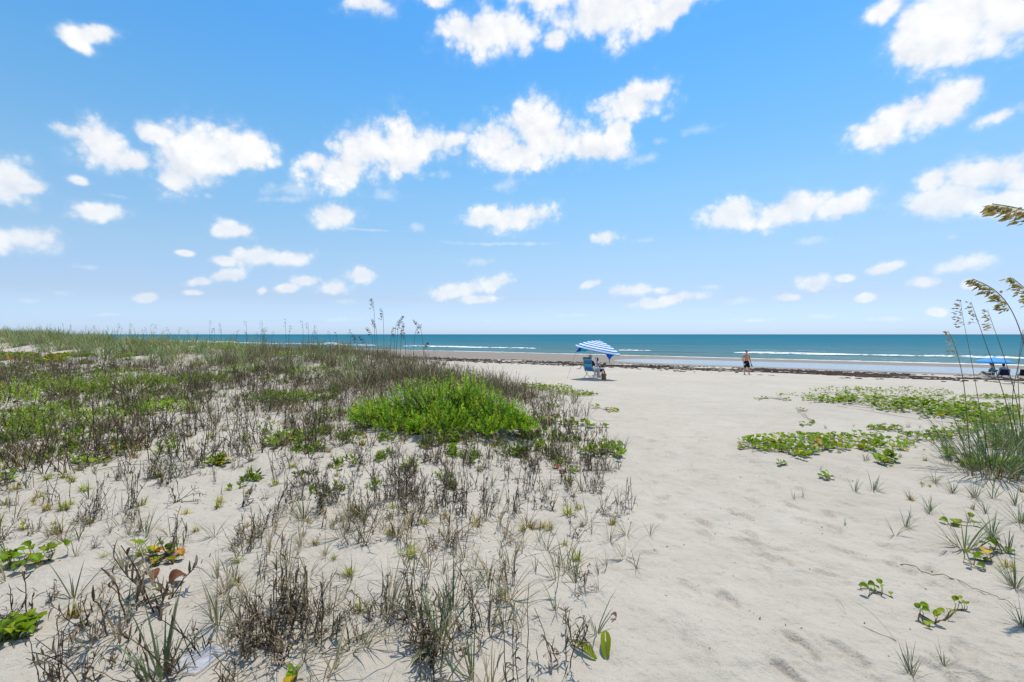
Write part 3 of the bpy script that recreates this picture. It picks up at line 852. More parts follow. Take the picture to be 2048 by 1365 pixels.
LG = ((0.23, 0.34, 0.02), (0.18, 0.29, 0.015), (0.33, 0.42, 0.03), (0.18, 0.20, 0.04))
HERBS = [
    (262, 782, 1.5, 1.0, .55, 800, 'yellow green leafy herb clump on the left dune, widest of the green clumps there'),
    (130, 790, .95, .7, .40, 360, 'small light green herb clump left of the widest left-hand herb clump'),
    (28, 880, .65, .5, .38, 330, 'green leafy herb at the left edge of the picture above the bare sand'),
    (12, 806, .8, .6, .42, 280, 'green herb cut by the left edge, under the far dune grass'),
    (445, 706, 1.9, 1.3, .50, 420, 'rounded vivid green herb mound at the end of the far dune grass'),
    (250, 722, .55, .5, .38, 120, 'dark green herb beside the far patch of bare sand'),
    (575, 803, 1.0, .6, .24, 420, 'low deep green herb mat in the dry weed left of the large bush'),
    (415, 768, .9, .7, .34, 300, 'olive green herb in the dry weed right of the widest left-hand herb clump'),
    (640, 745, .9, .7, .22, 200, 'low green herb on the sandy slope below the far weed mound'),
    (600, 712, 1.6, 1.0, .25, 220, 'dark green herb crowning the far weed mound'),
    (190, 845, .8, .5, .25, 200, 'sparse green herb in the weeds below the widest left-hand herb clump'),
    (90, 840, .6, .5, .30, 170, 'small green herb between the two herbs of the left edge and the widest clump'),
    (340, 822, .7, .5, .22, 170, 'flat green herb in the dark weeds below the olive herb'),
    (480, 745, .9, .6, .26, 190, 'yellow green herb on the sandy rise left of the far weed mound'),
    (660, 830, .5, .4, .16, 120, 'tiny green herb on the sand left of the large bush'),
]
for (px, py, rx, ry, h, n, lab) in HERBS:
    bush('dune_herb', lab, 'herb', px, py, rx, ry, h * 1.25, n, 12, 'green herbs on the dune', leaf=.045, cols=LG, up=.6, width=.4)

# ---- trailing vines
LEAFM = [vine_leaf(np.array(c) * k, fold=f, curl=q).mesh('leaf', M_VINE, True) for (c, k, f, q) in
         ((VINE, 1.0, .5, .2), (VINE, 1.2, .9, .1), (VINE, .85, .2, .5), (LIME, .9, .6, .2), (VINE, 1.1, 1.3, .3), (LIME, .75, .3, .3))]
LEAFY = vine_leaf(YELLOW, .4, curl=.4).mesh('leaf', M_VINE, True)
LEAFO = vine_leaf((.55, .22, .03), .8, curl=.6).mesh('leaf', M_VINE, True)
LEAF_SP = [vine_leaf(np.array(c), fold=f) for c, f in ((VINE, .5), (LIME, .8), (VINE, 1.0))]
def vine(label, region, n, size=.06, yellow=.05, runners=3, lift=.05, rest=0, group='beach vines'):
    n2 = int(n * (2.3 if n > 20 else 1.7)); n, rest = min(300, n2), int(rest * 2.4) + max(0, n2 - 300)
    yellow *= .6; runners += 2
    """region: list of (px, py, rx, ry) patches as seen in the photograph; each leaf stands on its own stalk"""
    pts = []
    tot = sum(r[2] * r[3] for r in region)
    for (cx, cy, rx, ry) in region:
        k = max(1, int(round((n + rest) * rx * ry / tot)))
        for _ in range(k):
            a = U(0, 6.28); q = math.sqrt(U(0, 1))
            # clustered along unseen runners
            x, y = cx + rx * q * math.cos(a), cy + ry * q * math.sin(a)
            g = ground(x, y)
            g.x += U(-.02, .02); g.y += U(-.05, .05); g.z = H(g.x, g.y)
            pts.append(g)
    pts.sort(key=lambda p: p.y)
    root = pts[0].copy()
    near_k = float(np.interp(root.y, [2.5, 4.5, 7], [.62, .78, 1.02]))
    e = empty('beach_vine', root); tag(e, label, 'vine', group)
    st = Soup()
    loc = [p - root for p in pts]
    # runners: creeping stems that thread through the leaves
    order = sorted(loc, key=lambda p: p.x)
    step = max(2, len(order) // 7)
    for k in range(runners):
        path = [order[i] for i in range(k, len(order), step)]
        if len(path) < 2: path = [order[0], order[-1]]
        Q = []
        for a, b in zip(path[:-1], path[1:]):
            for f in np.linspace(0, 1, 6, endpoint=False):
                q = a.lerp(b, f); w = root + q
                Q.append((q.x, q.y, H(w.x, w.y) - root.z + .006))
        Q.append(tuple(path[-1]))
        if len(Q) >= 2: tube(st, np.array(Q), .0028, 4, vary((.16, .10, .045), .2), cap=False)
    more = Soup()
    for i, p in enumerate(loc):
        hgt = lift * U(.3, 1.3); s = size * near_k * U(.65, 1.25)
        az = U(0, 6.28)
        top = p + Vector((0, 0, hgt))
        tube(st, [p - Vector((0, 0, .01)), p + Vector((.2 * hgt, 0, hgt * .6)), top], [.0022, .0018, .0014], 3, vary((.16, .20, .03), .2), cap=False)
        tilt = U(-.25, .7)
        if i < n:
            r = U(0, 1)
            me = LEAFY if r < yellow else (LEAFO if r < yellow * 1.4 else random.choice(LEAFM))
            link('leaf', me, e, top, (tilt, U(-.35, .35), az), s)
        else:
            more.join(random.choice(LEAF_SP), TRS(top, az, s, (tilt, U(-.3, .3))), U(.8, 1.25))
    link('runner', st.mesh('runner', M_GRASS), e)
    if more.n: tag(link('foliage', more.mesh('foliage', M_STUFF, True), e), kind='stuff')
    return e
vine('large low carpet of round green leaves on the hummock right of the sandy path', [(1700, 782, 80, 7), (1790, 788, 120, 12), (1740, 803, 110, 8), (1870, 806, 80, 12), (1960, 822, 90, 16), (1660, 800, 60, 8), (1590, 793, 50, 3), (1800, 818, 60, 8), (1900, 830, 70, 8), (1990, 842, 70, 14)], 300, .085, .05, 5, .06, 420)
vine('thin strip of green leaves behind the leaf carpet at the right edge', [(1990, 796, 70, 4)], 60, .09, .02, 2, .06)
vine('long patch of round green leaves on the sand, pointing at the path', [(1530, 893, 60, 13), (1600, 888, 80, 20), (1690, 885, 80, 17), (1770, 893, 60, 12), (1600, 912, 24, 10)], 250, .075, .06, 4, .055)
vine('small strip of round leaves just above the right end of the long leaf patch', [(1770, 858, 36, 5)], 22, .075, .02, 2, .05)
vine('star of large green leaves on bare sand below the long leaf patch', [(1765, 922, 30, 8)], 13, .10, 0, 1, .07)
vine('straggling leaves between the long patch and the sea oats', [(1850, 876, 50, 9), (1900, 868, 50, 8), (1960, 855, 60, 10)], 95, .075, .03, 3, .05)
vine('dark green leaves at the foot of the sea oats on the right', [(1960, 930, 45, 11), (2030, 935, 40, 14), (1895, 917, 12, 6), (2010, 885, 50, 20)], 150, .085, .02, 3, .06)
vine('single leaf sprig below the sea oats with a drooping tip', [(1920, 1044, 20, 8)], 4, .085, 0, 1, .06)
vine('leaf cluster with one yellow leaf near the right edge', [(1950, 1132, 34, 10), (1990, 1110, 22, 10)], 9, .09, .12, 1, .07)
vine('small five-leaved sprig on bare sand at the lower right, beside the leaning blade', [(1745, 1188, 28, 9)], 5, .062, 0, 1, .055)
vine('trailing stem with upright leaves at the lower right corner', [(1850, 1246, 28, 8), (1915, 1232, 26, 8)], 8, .070, 0, 1, .07)
vine('tiny green sprig on bare sand left of the two pale grass shoots', [(1652, 958, 14, 4)], 6, .06, 0, 1, .06)
vine('lone pair of leaf tufts between the leaf carpet and the long patch', [(1604, 823, 10, 4), (1622, 846, 10, 4), (1606, 850, 8, 3)], 12, .06, .05, 1, .04)
vine('leaf tip curling at the near end of the long leaf patch', [(1564, 931, 8, 3)], 3, .06, .0, 1, .03)
vine('thin runner with small leaves left of the leaf carpet', [(1528, 799, 20, 3), (1568, 802, 14, 2)], 14, .055, .0, 1, .03)
vine('row of broad green leaves at the left edge above the bare sand', [(30, 1135, 40, 16), (90, 1115, 36, 14)], 17, .085, .03, 1, .07)
vine('dense heap of green leaves in the lower left corner', [(20, 1275, 42, 22), (58, 1258, 16, 10)], 26, .085, .0, 2, .06)
vine('green leaf cluster with yellow leaves above the brown dead leaves', [(320, 1118, 48, 14)], 15, .082, .16, 1, .06)
vine('slanting row of green leaves in the weed on the left', [(170, 925, 34, 8), (215, 908, 30, 8), (265, 893, 22, 6)], 19, .085, .02, 1, .06)
vine('short leaf row along a pale runner in the weed', [(418, 926, 22, 6), (448, 924, 14, 6)], 13, .07, .12, 1, .05)
vine('green leaf drift running into the dry weed left of the large bush', [(545, 892, 26, 8), (590, 878, 36, 10), (640, 868, 22, 6)], 60, .075, .03, 2, .06)
vine('leaf band trailing right from the large bush towards the striped chair', [(1060, 776, 36, 7), (1105, 779, 40, 8), (1150, 789, 34, 6), (1180, 790, 16, 3)], 190, .085, .06, 4, .07)
vine('small leaves with an orange one at the edge of the path below the striped chair', [(1192, 816, 8, 3), (1222, 822, 16, 4)], 16, .075, .15, 1, .05)
vine('spaced row of green leaves right of the large bush', [(1100, 846, 34, 4), (1150, 851, 30, 4), (1195, 857, 20, 3), (1070, 840, 12, 5)], 26, .09, .05, 1, .06)
vine('glossy leaf cluster with an orange leaf at the tip of the dune', [(1185, 907, 28, 8), (1222, 903, 24, 10), (1236, 920, 12, 6)], 32, .085, .05, 2, .07)
vine('lone green sprig on the sand beside two curled brown leaves', [(1143, 941, 12, 4)], 4, .085, 0, 1, .07)
vine('green leaf pair on bare sand in the middle of the weed', [(1080, 898, 16, 4)], 8, .085, 0, 1, .06)
vine('green leaves cut by the left edge beside the mid dune weed', [(10, 958, 26, 10)], 10, .08, 0, 1, .05)
vine('upright pair of oval leaves at the bottom edge of the picture', [(592, 1362, 9, 5)], 3, .075, .2, 1, .07)
vine('sprig of leaves inside the weed below the large bush', [(900, 883, 16, 6), (905, 905, 10, 4)], 12, .085, .0, 1, .07)
vine('low yellow green mat bordering the far bare sand', [(140, 712, 50, 3)], 110, .16, .2, 2, .06)
vine('olive and rust leaf mat at the far left edge', [(30, 714, 50, 7), (100, 722, 40, 4)], 190, .17, .25, 3, .08)

for q in ((1060, 778), (1105, 781), (1150, 790)):
    g_ = ground(*q); SHRUB_MASK.append((g_.x, g_.y - .2, .75, 1.5))

# two long folded leaves, lime, at the lower middle
def blade_leaf(name, label, px, py, spec, cat='leaf'):
    p = ground(px, py); e = empty(name, p); tag(e, label, cat)
    for (dx, dy, az, L, w, lean, droop, col) in spec:
        P = arc((dx, dy, .0), az, lean, L, 7, droop)
        f = np.linspace(0, 1, 7); W = w * np.sin(np.pi * np.clip(f * .9 + .08, 0, 1)) ** .7
        sp = Soup(); side = np.array([-math.sin(az), math.cos(az), 0])
        # folded along the midrib
        for s in (-1, 1):
            off = side * s * W[:, None] * .25 + np.array([0, 0, 1]) * W[:, None] * .18
            ribbon(sp, P + off, W * .5, side * .8 + np.array([0, 0, s * .5]), np.array(col) * (1 if s > 0 else .85))
        link('leaf', sp.mesh('leaf', M_VINE, True), e)
    return e
blade_leaf('lily_leaf', 'two long folded lime green leaves at the lower edge of the dune', 1205, 1318, [(-.03, 0, 2.5, .16, .055, 1.0, .5, LIME), (.02, .01, 1.4, .15, .06, .6, .9, LIME)])
def dead_leaf(label, px, py, rz, s, col=(.22, .085, .04)):
    p = ground(px, py)
    sp = vine_leaf(col, 1.1, curl=.9)
    tag(link('dead_leaf', sp.mesh('dead_leaf', M_VINE, True), None, p + Vector((0, 0, .015)), (.25, .2, rz), s), label, 'leaf', 'fallen brown leaves')
dead_leaf('curled rust brown leaf on the sand, left one of the pair under the green cluster', 308, 1166, 1.2, .085)
dead_leaf('curled rust brown leaf on the sand, right one of the pair under the green cluster', 338, 1178, -.6, .095)
dead_leaf('curled reddish brown leaf beside the lone green sprig, upper one', 1117, 935, .8, .085, (.30, .11, .055))
dead_leaf('curled reddish brown leaf beside the lone green sprig, lower one', 1128, 944, 2.4, .08, (.27, .10, .05))
dead_leaf('tiny dark curled leaf on the path edge', 1233, 1240, 1.0, .035, (.16, .07, .04))

# ---- hand-placed grass tufts
TUFTS = [(148, 1200, .30, 9), (292, 1077, .24, 8), (342, 936, .30, 22), (326, 1362, .40, 14), (255, 1218, .26, 7), (607, 1040, .30, 14), (725, 1047, .28, 13), (794, 1074, .28, 9), (455, 1155, .22, 6), (470, 1158, .24, 6),
         (522, 1164, .18, 7), (437, 1258, .30, 8), (700, 1295, .32, 9), (774, 1221, .30, 10), (875, 1288, .42, 20), (842, 1232, .30, 9), (903, 1224, .32, 14), (1112, 1232, .22, 5), (945, 1362, .34, 9), (1008, 1262, .26, 8),
         (1115, 1136, .24, 9), (1152, 1173, .24, 8), (1163, 977, .34, 6), (1219, 1092, .26, 7), (1272, 1138, .20, 6), (1071, 1147, .20, 6), (1197, 1153, .14, 4), (1193, 1273, .26, 7), (1244, 908, .30, 26), (1237, 1010, .20, 16),
         (1588, 995, .14, 6), (1606, 992, .14, 6), (1790, 1074, .26, 6), (1930, 1102, .40, 18), (1819, 1344, .14, 14), (1888, 1332, .12, 14), (1710, 986, .20, 14), (1746, 979, .24, 22), (1861, 1023, .18, 16), (1985, 997, .26, 14),
         (1972, 1028, .18, 12), (1938, 1039, .16, 10), (2016, 1114, .26, 20), (1825, 1362, .14, 14), (1300, 1072, .22, 7), (1136, 985, .22, 5), (1640, 940, .10, 8), (1690, 1048, .09, 10), (1820, 1035, .12, 10), (2030, 1010, .24, 16)]
WHERE = lambda px, py: ('right of the path' if px > 1400 else 'at the path edge' if px > 1120 else 'in the middle foreground' if px > 640 else 'in the left foreground')
TUFTM = {}
def tuft_mesh(k):
    if k not in TUFTM:
        big = k % 4
        TUFTM[k] = grass_tuft((6, 9, 14, 22)[big], .26, .0068, (.01, .015, .025, .04)[big], (.5, .6, .75, .9)[big], .7).mesh('grass_tuft', M_GRASS)
    return TUFTM[k]
for i, (px, py, L, nb) in enumerate(TUFTS):
    p = ground(px, py)
    k = (0 if nb < 8 else 1 if nb < 12 else 2 if nb < 18 else 3) + 4 * (i % 5)
    o = link('grass_tuft', tuft_mesh(k), None, p, (0, 0, U(0, 6.28)), L / .26)
    tag(o, '%s blue green grass %s' % (('thin few-bladed', 'open', 'full', 'dense spreading')[k % 4], near_to(px, py)), 'grass', 'grass tufts on the dune sand')
# one long blade bowing over its shadow, a shorter blade beside it
for (px, py, tx, ty, lab) in ((1793, 1292, 1703, 1200, 'single long green blade leaning over the sand at the lower right'), (1693, 1236, 1668, 1200, 'short green blade left of the long leaning blade')):
    p = ground(px, py); q = at(tx, ty, p.y + .22)
    P = np.array([np.array(p) * (1 - f) + np.array(q) * f + np.array([0, 0, .03 * math.sin(math.pi * f)]) for f in np.linspace(0, 1, 7)]) - np.array(p)
    sp = Soup(); f = np.linspace(0, 1, 7)
    ribbon(sp, P, .008 * (1 - f ** 3) + .001, np.array([.6, .8, 0]), np.array([np.array(STRAW) * (1 - min(1, k * 3)) + np.array((.17, .24, .05)) * min(1, k * 3) for k in f]))
    tag(link('leaning_grass_shoot', sp.mesh('leaning_grass_shoot', M_GRASS), None, p), lab, 'grass')

# longer grass crowding in at the right edge
RG = [grass_tuft(34, .5, .0085, .05, .8, 1.0, (0.085, .145, .050), .12, 6).mesh('grass_tuft', M_GRASS) for _ in range(4)]
for (a, b_, sc, lab) in ((1890, 905, .9, 'left of the sea oat foot'), (1925, 880, 1.0, 'behind the slender sea oats'), (1990, 870, 1.1, 'behind the leafy foot of the sea oats'), (2035, 960, .9, 'under the leafy foot at the right edge'), (1870, 965, .45, 'below the straggling leaves'), (1905, 985, .5, 'in front of the slender sea oats'),
                         (1950, 1000, .55, 'below the slender sea oats'), (2040, 1050, .7, 'at the right edge below the sea oats'), (2030, 1180, .6, 'at the right edge beside the shadow'), (1985, 1075, .6, 'above the leaf cluster with one yellow leaf'), (2044, 1260, .45, 'at the right edge above the corner')):
    tag(link('grass_tuft', random.choice(RG), None, ground(a, b_), (0, 0, U(0, 6)), sc), 'long bladed arching green grass ' + lab, 'grass', 'long grass at the right edge')

# ---- scattered plants: the nearest stand as things of their own, those behind them as one mass
def scatter(n, xr, yr):
    """even over the ground plan of the dune, near rows first"""
    X = RNG.uniform(*xr, n); Y = RNG.uniform(*yr, n)
    Z = height(X, Y, True)
    px, py = project(X, Y, Z)
    return X, Y, Z, px, py
def on_view(px, py, m=40): return (px > -m) & (px < 2048 + m) & (py > 640) & (py < 1365 + 90)

X, Y, Z, px, py = scatter(90000, (-46, 3.2), (1.6, 42))
s_, t_ = st_of(X, Y)
clump = np.clip(.60 + 1.3 * fbm(X * 1.1, Y * 1.1, 3, 91), .14, 1.5)
keep = on_view(px, py) & (s_ < np.where(px < 430, 8.6, 17)) & (RNG.random(len(X)) < dens_weed(px, py) * clump * np.interp(Y, [0, 4, 9, 20, 42], [.58, .66, .72, .55, .36]) * 1.0)
idx = np.nonzero(keep)[0]
idx = np.array([i for i in idx if free(X[i], Y[i], 1.15)])
idx = idx[np.argsort(np.hypot(X[idx], Y[idx]))]
WEEDM = [dry_weed(int(U(4, 9)), U(.24, .36), 9, U(.03, .09)).mesh('dry_weed', M_DRY) for _ in range(26)]
N_WEED = 285
for i in idx[:N_WEED]:
    o = link('dry_weed', random.choice(WEEDM), None, (X[i], Y[i], Z[i]), (U(-.2, .2), U(-.2, .2), U(0, 6.28)), (lambda q: (q, q, q * U(.75, 1.3)))(U(.45, 1.25)))
    tag(o, '%s dead grey brown weed %s' % ('short' if o.scale[0] < .7 else 'tall' if o.scale[0] > 1.0 else 'middling', near_to(px[i], py[i])), 'weed', 'dead weeds in the near sand')
STRAWM = [grass_tuft(int(U(7, 14)), U(.22, .34), .006, .035, .8, 1.1, random.choice((STRAW, (0.26, .20, .11), (0.30, .25, .12))), .5, 5).mesh('dead_grass', M_GRASS) for _ in range(8)]
far = Soup()
WEEDL = [grass_tuft(8, .32, .009, .05, .75, 1.0, random.choice((STRAW, (0.24, .19, .10), (0.20, .20, .07))), .5, 4) for _ in range(5)] + [dry_weed(int(U(4, 7)), U(.27, .46), 4, U(.04, .11), lod=1) for _ in range(14)]
for i in idx[N_WEED:]:
    far.join(random.choice(WEEDL), TRS((X[i], Y[i], Z[i]), U(0, 6.28), U(.7, 1.4), (U(-.12, .12), U(-.12, .12))), U(.7, 1.35))
tag(link('dry_weeds', far.mesh('dry_weeds', M_STUFF)), 'brown dead weeds covering the dune behind the near ones', 'weeds', kind='stuff')
print('weeds', len(idx), 'tris', sum(len(t) for t in far.T) + 2 * sum(len(q) for q in far.Q))

SX, SY, SZ, sx_, sy_ = scatter(9000, (-9, 2.2), (1.7, 9))
kp = np.nonzero(on_view(sx_, sy_, 10) & (RNG.random(9000) < .22 * dens_weed(sx_, sy_)))[0]
kp = [i for i in kp if free(SX[i], SY[i], 1.1)]; kp.sort(key=lambda i: SY[i])
for i in kp[:150]:
    o = link('dead_grass_tuft', random.choice(STRAWM), None, (SX[i], SY[i], SZ[i]), (U(-.15, .15), U(-.15, .15), U(0, 6.28)), U(.5, 1.15))
    tag(o, '%s straw coloured dead grass %s' % ('short' if o.scale[0] < .72 else 'tall' if o.scale[0] > .95 else 'middling', near_to(sx_[i], sy_[i])), 'grass', 'dead grass in the near sand')

# the thick dead clump at the lower left of the middle
for (cx, cy, sc, st) in ((500, 1300, 1.0, 12), (530, 1285, 1.1, 12), (560, 1262, 1.25, 12), (585, 1240, 1.3, 10), (515, 1265, 1.2, 10), (600, 1215, 1.1, 8), (275, 1262, 1.9, 5), (290, 1215, 1.8, 6), (872, 1330, 1.5, 7), (850, 1290, 1.3, 7), (1140, 1345, 1.25, 4), (1150, 1300, 1.1, 5), (800, 1240, 1.2, 7), (40, 1240, 1.3, 6)):
    p = ground(cx, cy)
    sp = dry_weed(st, .22, 11, .07)
    tag(link('dry_weed', sp.mesh('dry_weed', M_DRY), None, p, (0, 0, U(0, 6)), sc), '%s dark clump of dead stems %s' % ('thick' if st > 9 else 'loose', near_to(cx, cy)), 'weed', 'thick dead weed clumps')

# grass among the weeds
X, Y, Z, px, py = scatter(9000, (-40, 3.4), (1.6, 36))
keep = on_view(px, py) & (st_of(X, Y)[0] < 20) & (RNG.random(len(X)) < np.clip(dens_weed(px, py) * .8 * np.clip(.5 + 1.6 * fbm(X * .5 + 9, Y * .5, 2, 14), 0, 1.4) + .10 * (px < np.interp(py, [690, 800, 900, 1000, 1365], [700, 1130, 1250, 1260, 1230])), 0, 1))
idx = np.nonzero(keep)[0]; idx = np.array([i for i in idx if free(X[i], Y[i], .9)]); idx = idx[np.argsort(np.hypot(X[idx], Y[idx]))]
for i in idx[:110]:
    k = random.choice((0, 0, 1, 1, 1, 2)) + 4 * random.randrange(5)
    tag(link('grass_tuft', tuft_mesh(k), None, (X[i], Y[i], Z[i]), (0, 0, U(0, 6.28)), U(.45, 1.05)), '%s green grass amid weeds %s' % (('thin few-bladed', 'open', 'full', 'dense')[k % 4], near_to(px[i], py[i])), 'grass', 'grass tufts among the dead weeds')
far = Soup()
GL = [grass_tuft(7, .27, .010, .03, .5, .7, random.choice((BLUEGREEN, OLIVE, BLUEGREEN)), .25, 4) for _ in range(10)]
for i in idx[110:]:
    far.join(random.choice(GL), TRS((X[i], Y[i], Z[i]), U(0, 6.28), U(.6, 1.3)), U(.8, 1.3))
tag(link('dune_grass', far.mesh('dune_grass', M_STUFF)), 'green grass growing through the weeds behind the near tufts', 'grass', kind='stuff')

# low leafy herbs creeping between the weeds
X, Y, Z, px, py = scatter(16000, (-34, 3.0), (4.5, 30))
keep = on_view(px, py) & (st_of(X, Y)[0] < 11) & (RNG.random(len(X)) < np.clip(dens_weed(px, py), 0, 1) * np.clip(.12 + 1.9 * fbm(X * .45 + 3, Y * .45, 3, 114), 0, 1.0) * np.interp(Y, [4, 8, 30], [.25, .7, .8]))
low = Soup()
HL = [leafy_bush(U(.10, .2), U(.10, .2), U(.08, .2), 16, 8, leaf=.05, cols=LG + (VINE, OLIVE), width=.42)[0] for _ in range(9)]
for i in np.nonzero(keep)[0]:
    low.join(random.choice(HL), TRS((X[i], Y[i], Z[i]), U(0, 6.28), U(.7, 1.4)), U(.7, 1.2))
tag(link('low_herbs', low.mesh('low_herbs', M_STUFF)), 'low green herbs creeping between the weeds of the dune', 'herbs', kind='stuff')

# sandburs: little spiky cushions
ROSM = [rosette(int(U(26, 46)), U(.050, .080), U(.10, .6), random.choice(((0.36, .40, .03), (0.28, .36, .03), (0.46, .38, .03)))).mesh('sandbur', M_GRASS) for _ in range(10)]
ROSL = [rosette(14, .075, U(.2, .7)) for _ in range(8)]
X, Y, Z, px, py = scatter(14000, (-30, 4.5), (1.6, 26))
okp = (px < np.interp(py, [690, 800, 900, 1000, 1365], [700, 1130, 1250, 1270, 1230]))
keep = on_view(px, py) & okp & (st_of(X, Y)[0] < 16) & (RNG.random(len(X)) < np.interp(Y, [0, 5, 9], [.75, .6, .4]) * np.clip(.5 + 1.8 * fbm(X * .8, Y * .8 + 3, 2, 19), .03, 1.5))
idx = np.nonzero(keep)[0]; idx = np.array([i for i in idx if free(X[i], Y[i], .9)]); idx = idx[np.argsort(np.hypot(X[idx], Y[idx]))]
for i in idx[:290]:
    tag(link('sandbur', random.choice(ROSM), None, (X[i], Y[i], Z[i]), (0, 0, U(0, 6.28)), U(.6, 1.6)), 'spiky yellow green tuft ' + near_to(px[i], py[i]), 'sandbur', 'spiky cushion plants')
far = Soup()
for i in idx[290:]:
    far.join(random.choice(ROSL), TRS((X[i], Y[i], Z[i]), U(0, 6.28), U(.7, 1.5)), U(.8, 1.3))
tag(link('sandburs', far.mesh('sandburs', M_STUFF)), 'spiky cushion plants farther up the dune', 'sandburs', kind='stuff')

# small plants right of the path
X, Y, Z, px, py = scatter(5000, (2.0, 16), (1.8, 15))
edge_r = np.interp(py, [770, 850, 930, 1000, 1100, 1200, 1365], [1600, 1640, 1640, 1650, 1720, 1790, 1800])
keep = on_view(px, py) & (px > edge_r) & (RNG.random(len(X)) < .26 * np.clip(.6 + 1.6 * fbm(X * .9, Y * .9, 2, 29), .05, 1.4) * np.clip((px - edge_r) / 150, .15, 1))
idx = np.nonzero(keep)[0]; idx = idx[np.argsort(np.hypot(X[idx], Y[idx]))]
for n_, i in enumerate(idx[:170]):
    if U(0, 1) < .45:
        tag(link('sandbur', random.choice(ROSM), None, (X[i], Y[i], Z[i]), (0, 0, U(0, 6.28)), U(.5, 1.1)), 'spiky olive tuft ' + near_to(px[i], py[i]), 'sandbur', 'spiky cushion plants right of the path')
    else:
        tag(link('grass_tuft', tuft_mesh(random.choice((1, 2, 2, 3)) + 4 * random.randrange(5)), None, (X[i], Y[i], Z[i]), (0, 0, U(0, 6.28)), U(.3, .7)), 'short blue green grass shoot ' + near_to(px[i], py[i]), 'grass', 'grass shoots right of the path')

# ---- tall dune grass: separate clumps on the crest and around the mound, and the far meadow as one mass
def tall_clump(blades, L, lean=.5, col=OLIVE, w=.008, dead=.4, spread=.12):
    return grass_tuft(blades, L, w, spread, lean, .9, col, dead, 5)
TALLM = [tall_clump(70, U(.55, .8), U(.35, .6), random.choice((OLIVE, BLUEGREEN, (0.16, .16, .07))), .009).mesh('dune_grass_clump', M_GRASS) for _ in range(7)]
crest = [(700, 765), (720, 772), (745, 768), (775, 762), (805, 756), (830, 752), (690, 742), (735, 745), (770, 742), (815, 742), (850, 748), (660, 735), (640, 725), (870, 755), (600, 712), (625, 715), (575, 708), (650, 712), (690, 722), (720, 728), (760, 730), (800, 735)]
for (a, b) in crest:
    p = ground(a + U(-8, 8), b)
    tag(link('dune_grass_clump', random.choice(TALLM), None, p, (0, 0, U(0, 6.28)), U(.75, 1.2)), 'brownish green tall grass clump on the mound behind the large bush', 'grass', 'tall grass clumps on the mound')
for (a, b, sc) in ((300, 735, 1.2), (275, 738, .9), (330, 732, .9), (345, 728, .9), (415, 720, .9), (395, 722, .8)):
    p = ground(a, b)
    tag(link('dune_grass_clump', random.choice(TALLM), None, p, (0, 0, U(0, 6.28)), sc), 'fountain of tan green grass standing before the far meadow', 'grass', 'grass fountains before the meadow')
X, Y, Z, px, py = scatter(26000, (-130, -2), (9, 120))
s_, t_ = st_of(X, Y)
keep = (px > -80) & (px < 720) & (s_ > np.where(px < 330, 9.6, 8.5) + 1.5 * fbm(X * .2, Y * .2, 2, 8)) & (s_ < 24) & (RNG.random(len(X)) < np.interp(np.hypot(X, Y), [10, 30, 60, 130], [1.6, 1.3, .9, .5]) * np.interp(px, [-80, 380, 430, 560, 720], [1, 1, .55, .5, .45]))
idx = np.nonzero(keep)[0][:6000]
MEADOW = [tall_clump(20, U(.55, .85), .6, random.choice(((0.22, .29, .08), (0.20, .29, .09), (0.29, .32, .11), (0.18, .28, .11))), .022, .22, .24) for _ in range(10)]
far = Soup()
for i in idx:
    d = math.hypot(X[i], Y[i])
    far.join(random.choice(MEADOW), TRS((X[i], Y[i], Z[i]), U(0, 6.28), U(.7, 1.2) * (1 + d / 120) * float(np.clip(.95 + 1.1 * fbm(X[i:i + 1] * .35, Y[i:i + 1] * .35, 2, 63)[0], .5, 1.5))), U(.8, 1.3))
print('meadow', len(idx))
tag(link('meadow_grass', far.mesh('meadow_grass', M_STUFF)), 'far meadow of soft green and tan dune grass', 'grass', kind='stuff')
# dead grass and weeds matted over the mound behind the bush
X, Y, Z, px, py = scatter(5200, (-13, 2.5), (8.5, 24))
g1 = np.exp(-(((X + 2.3) / 2.2) ** 2 + ((Y - 11.8) / 1.7) ** 2)) + .8 * np.exp(-(((X + 8.6) / 3.2) ** 2 + ((Y - 20) / 3) ** 2)) + .6 * np.exp(-(((X + .6) / 1.8) ** 2 + ((Y - 13.8) / 2.2) ** 2))
keep = RNG.random(len(X)) < g1 * .85
far = Soup()
MAT = [tall_clump(16, U(.5, .8), .7, random.choice((OLIVE, (0.17, .14, .075), BLUEGREEN)), .012, .55, .1) for _ in range(8)]
for i in np.nonzero(keep)[0]:
    if not free(X[i], Y[i], .9): continue
    far.join(random.choice(MAT if U(0, 1) < .55 else WEEDL), TRS((X[i], Y[i], Z[i]), U(0, 6.28), U(.7, 1.3)), U(.7, 1.25))
tag(link('mound_grass', far.mesh('mound_grass', M_STUFF)), 'matted brown and green grass on the mound', 'grass', kind='stuff')

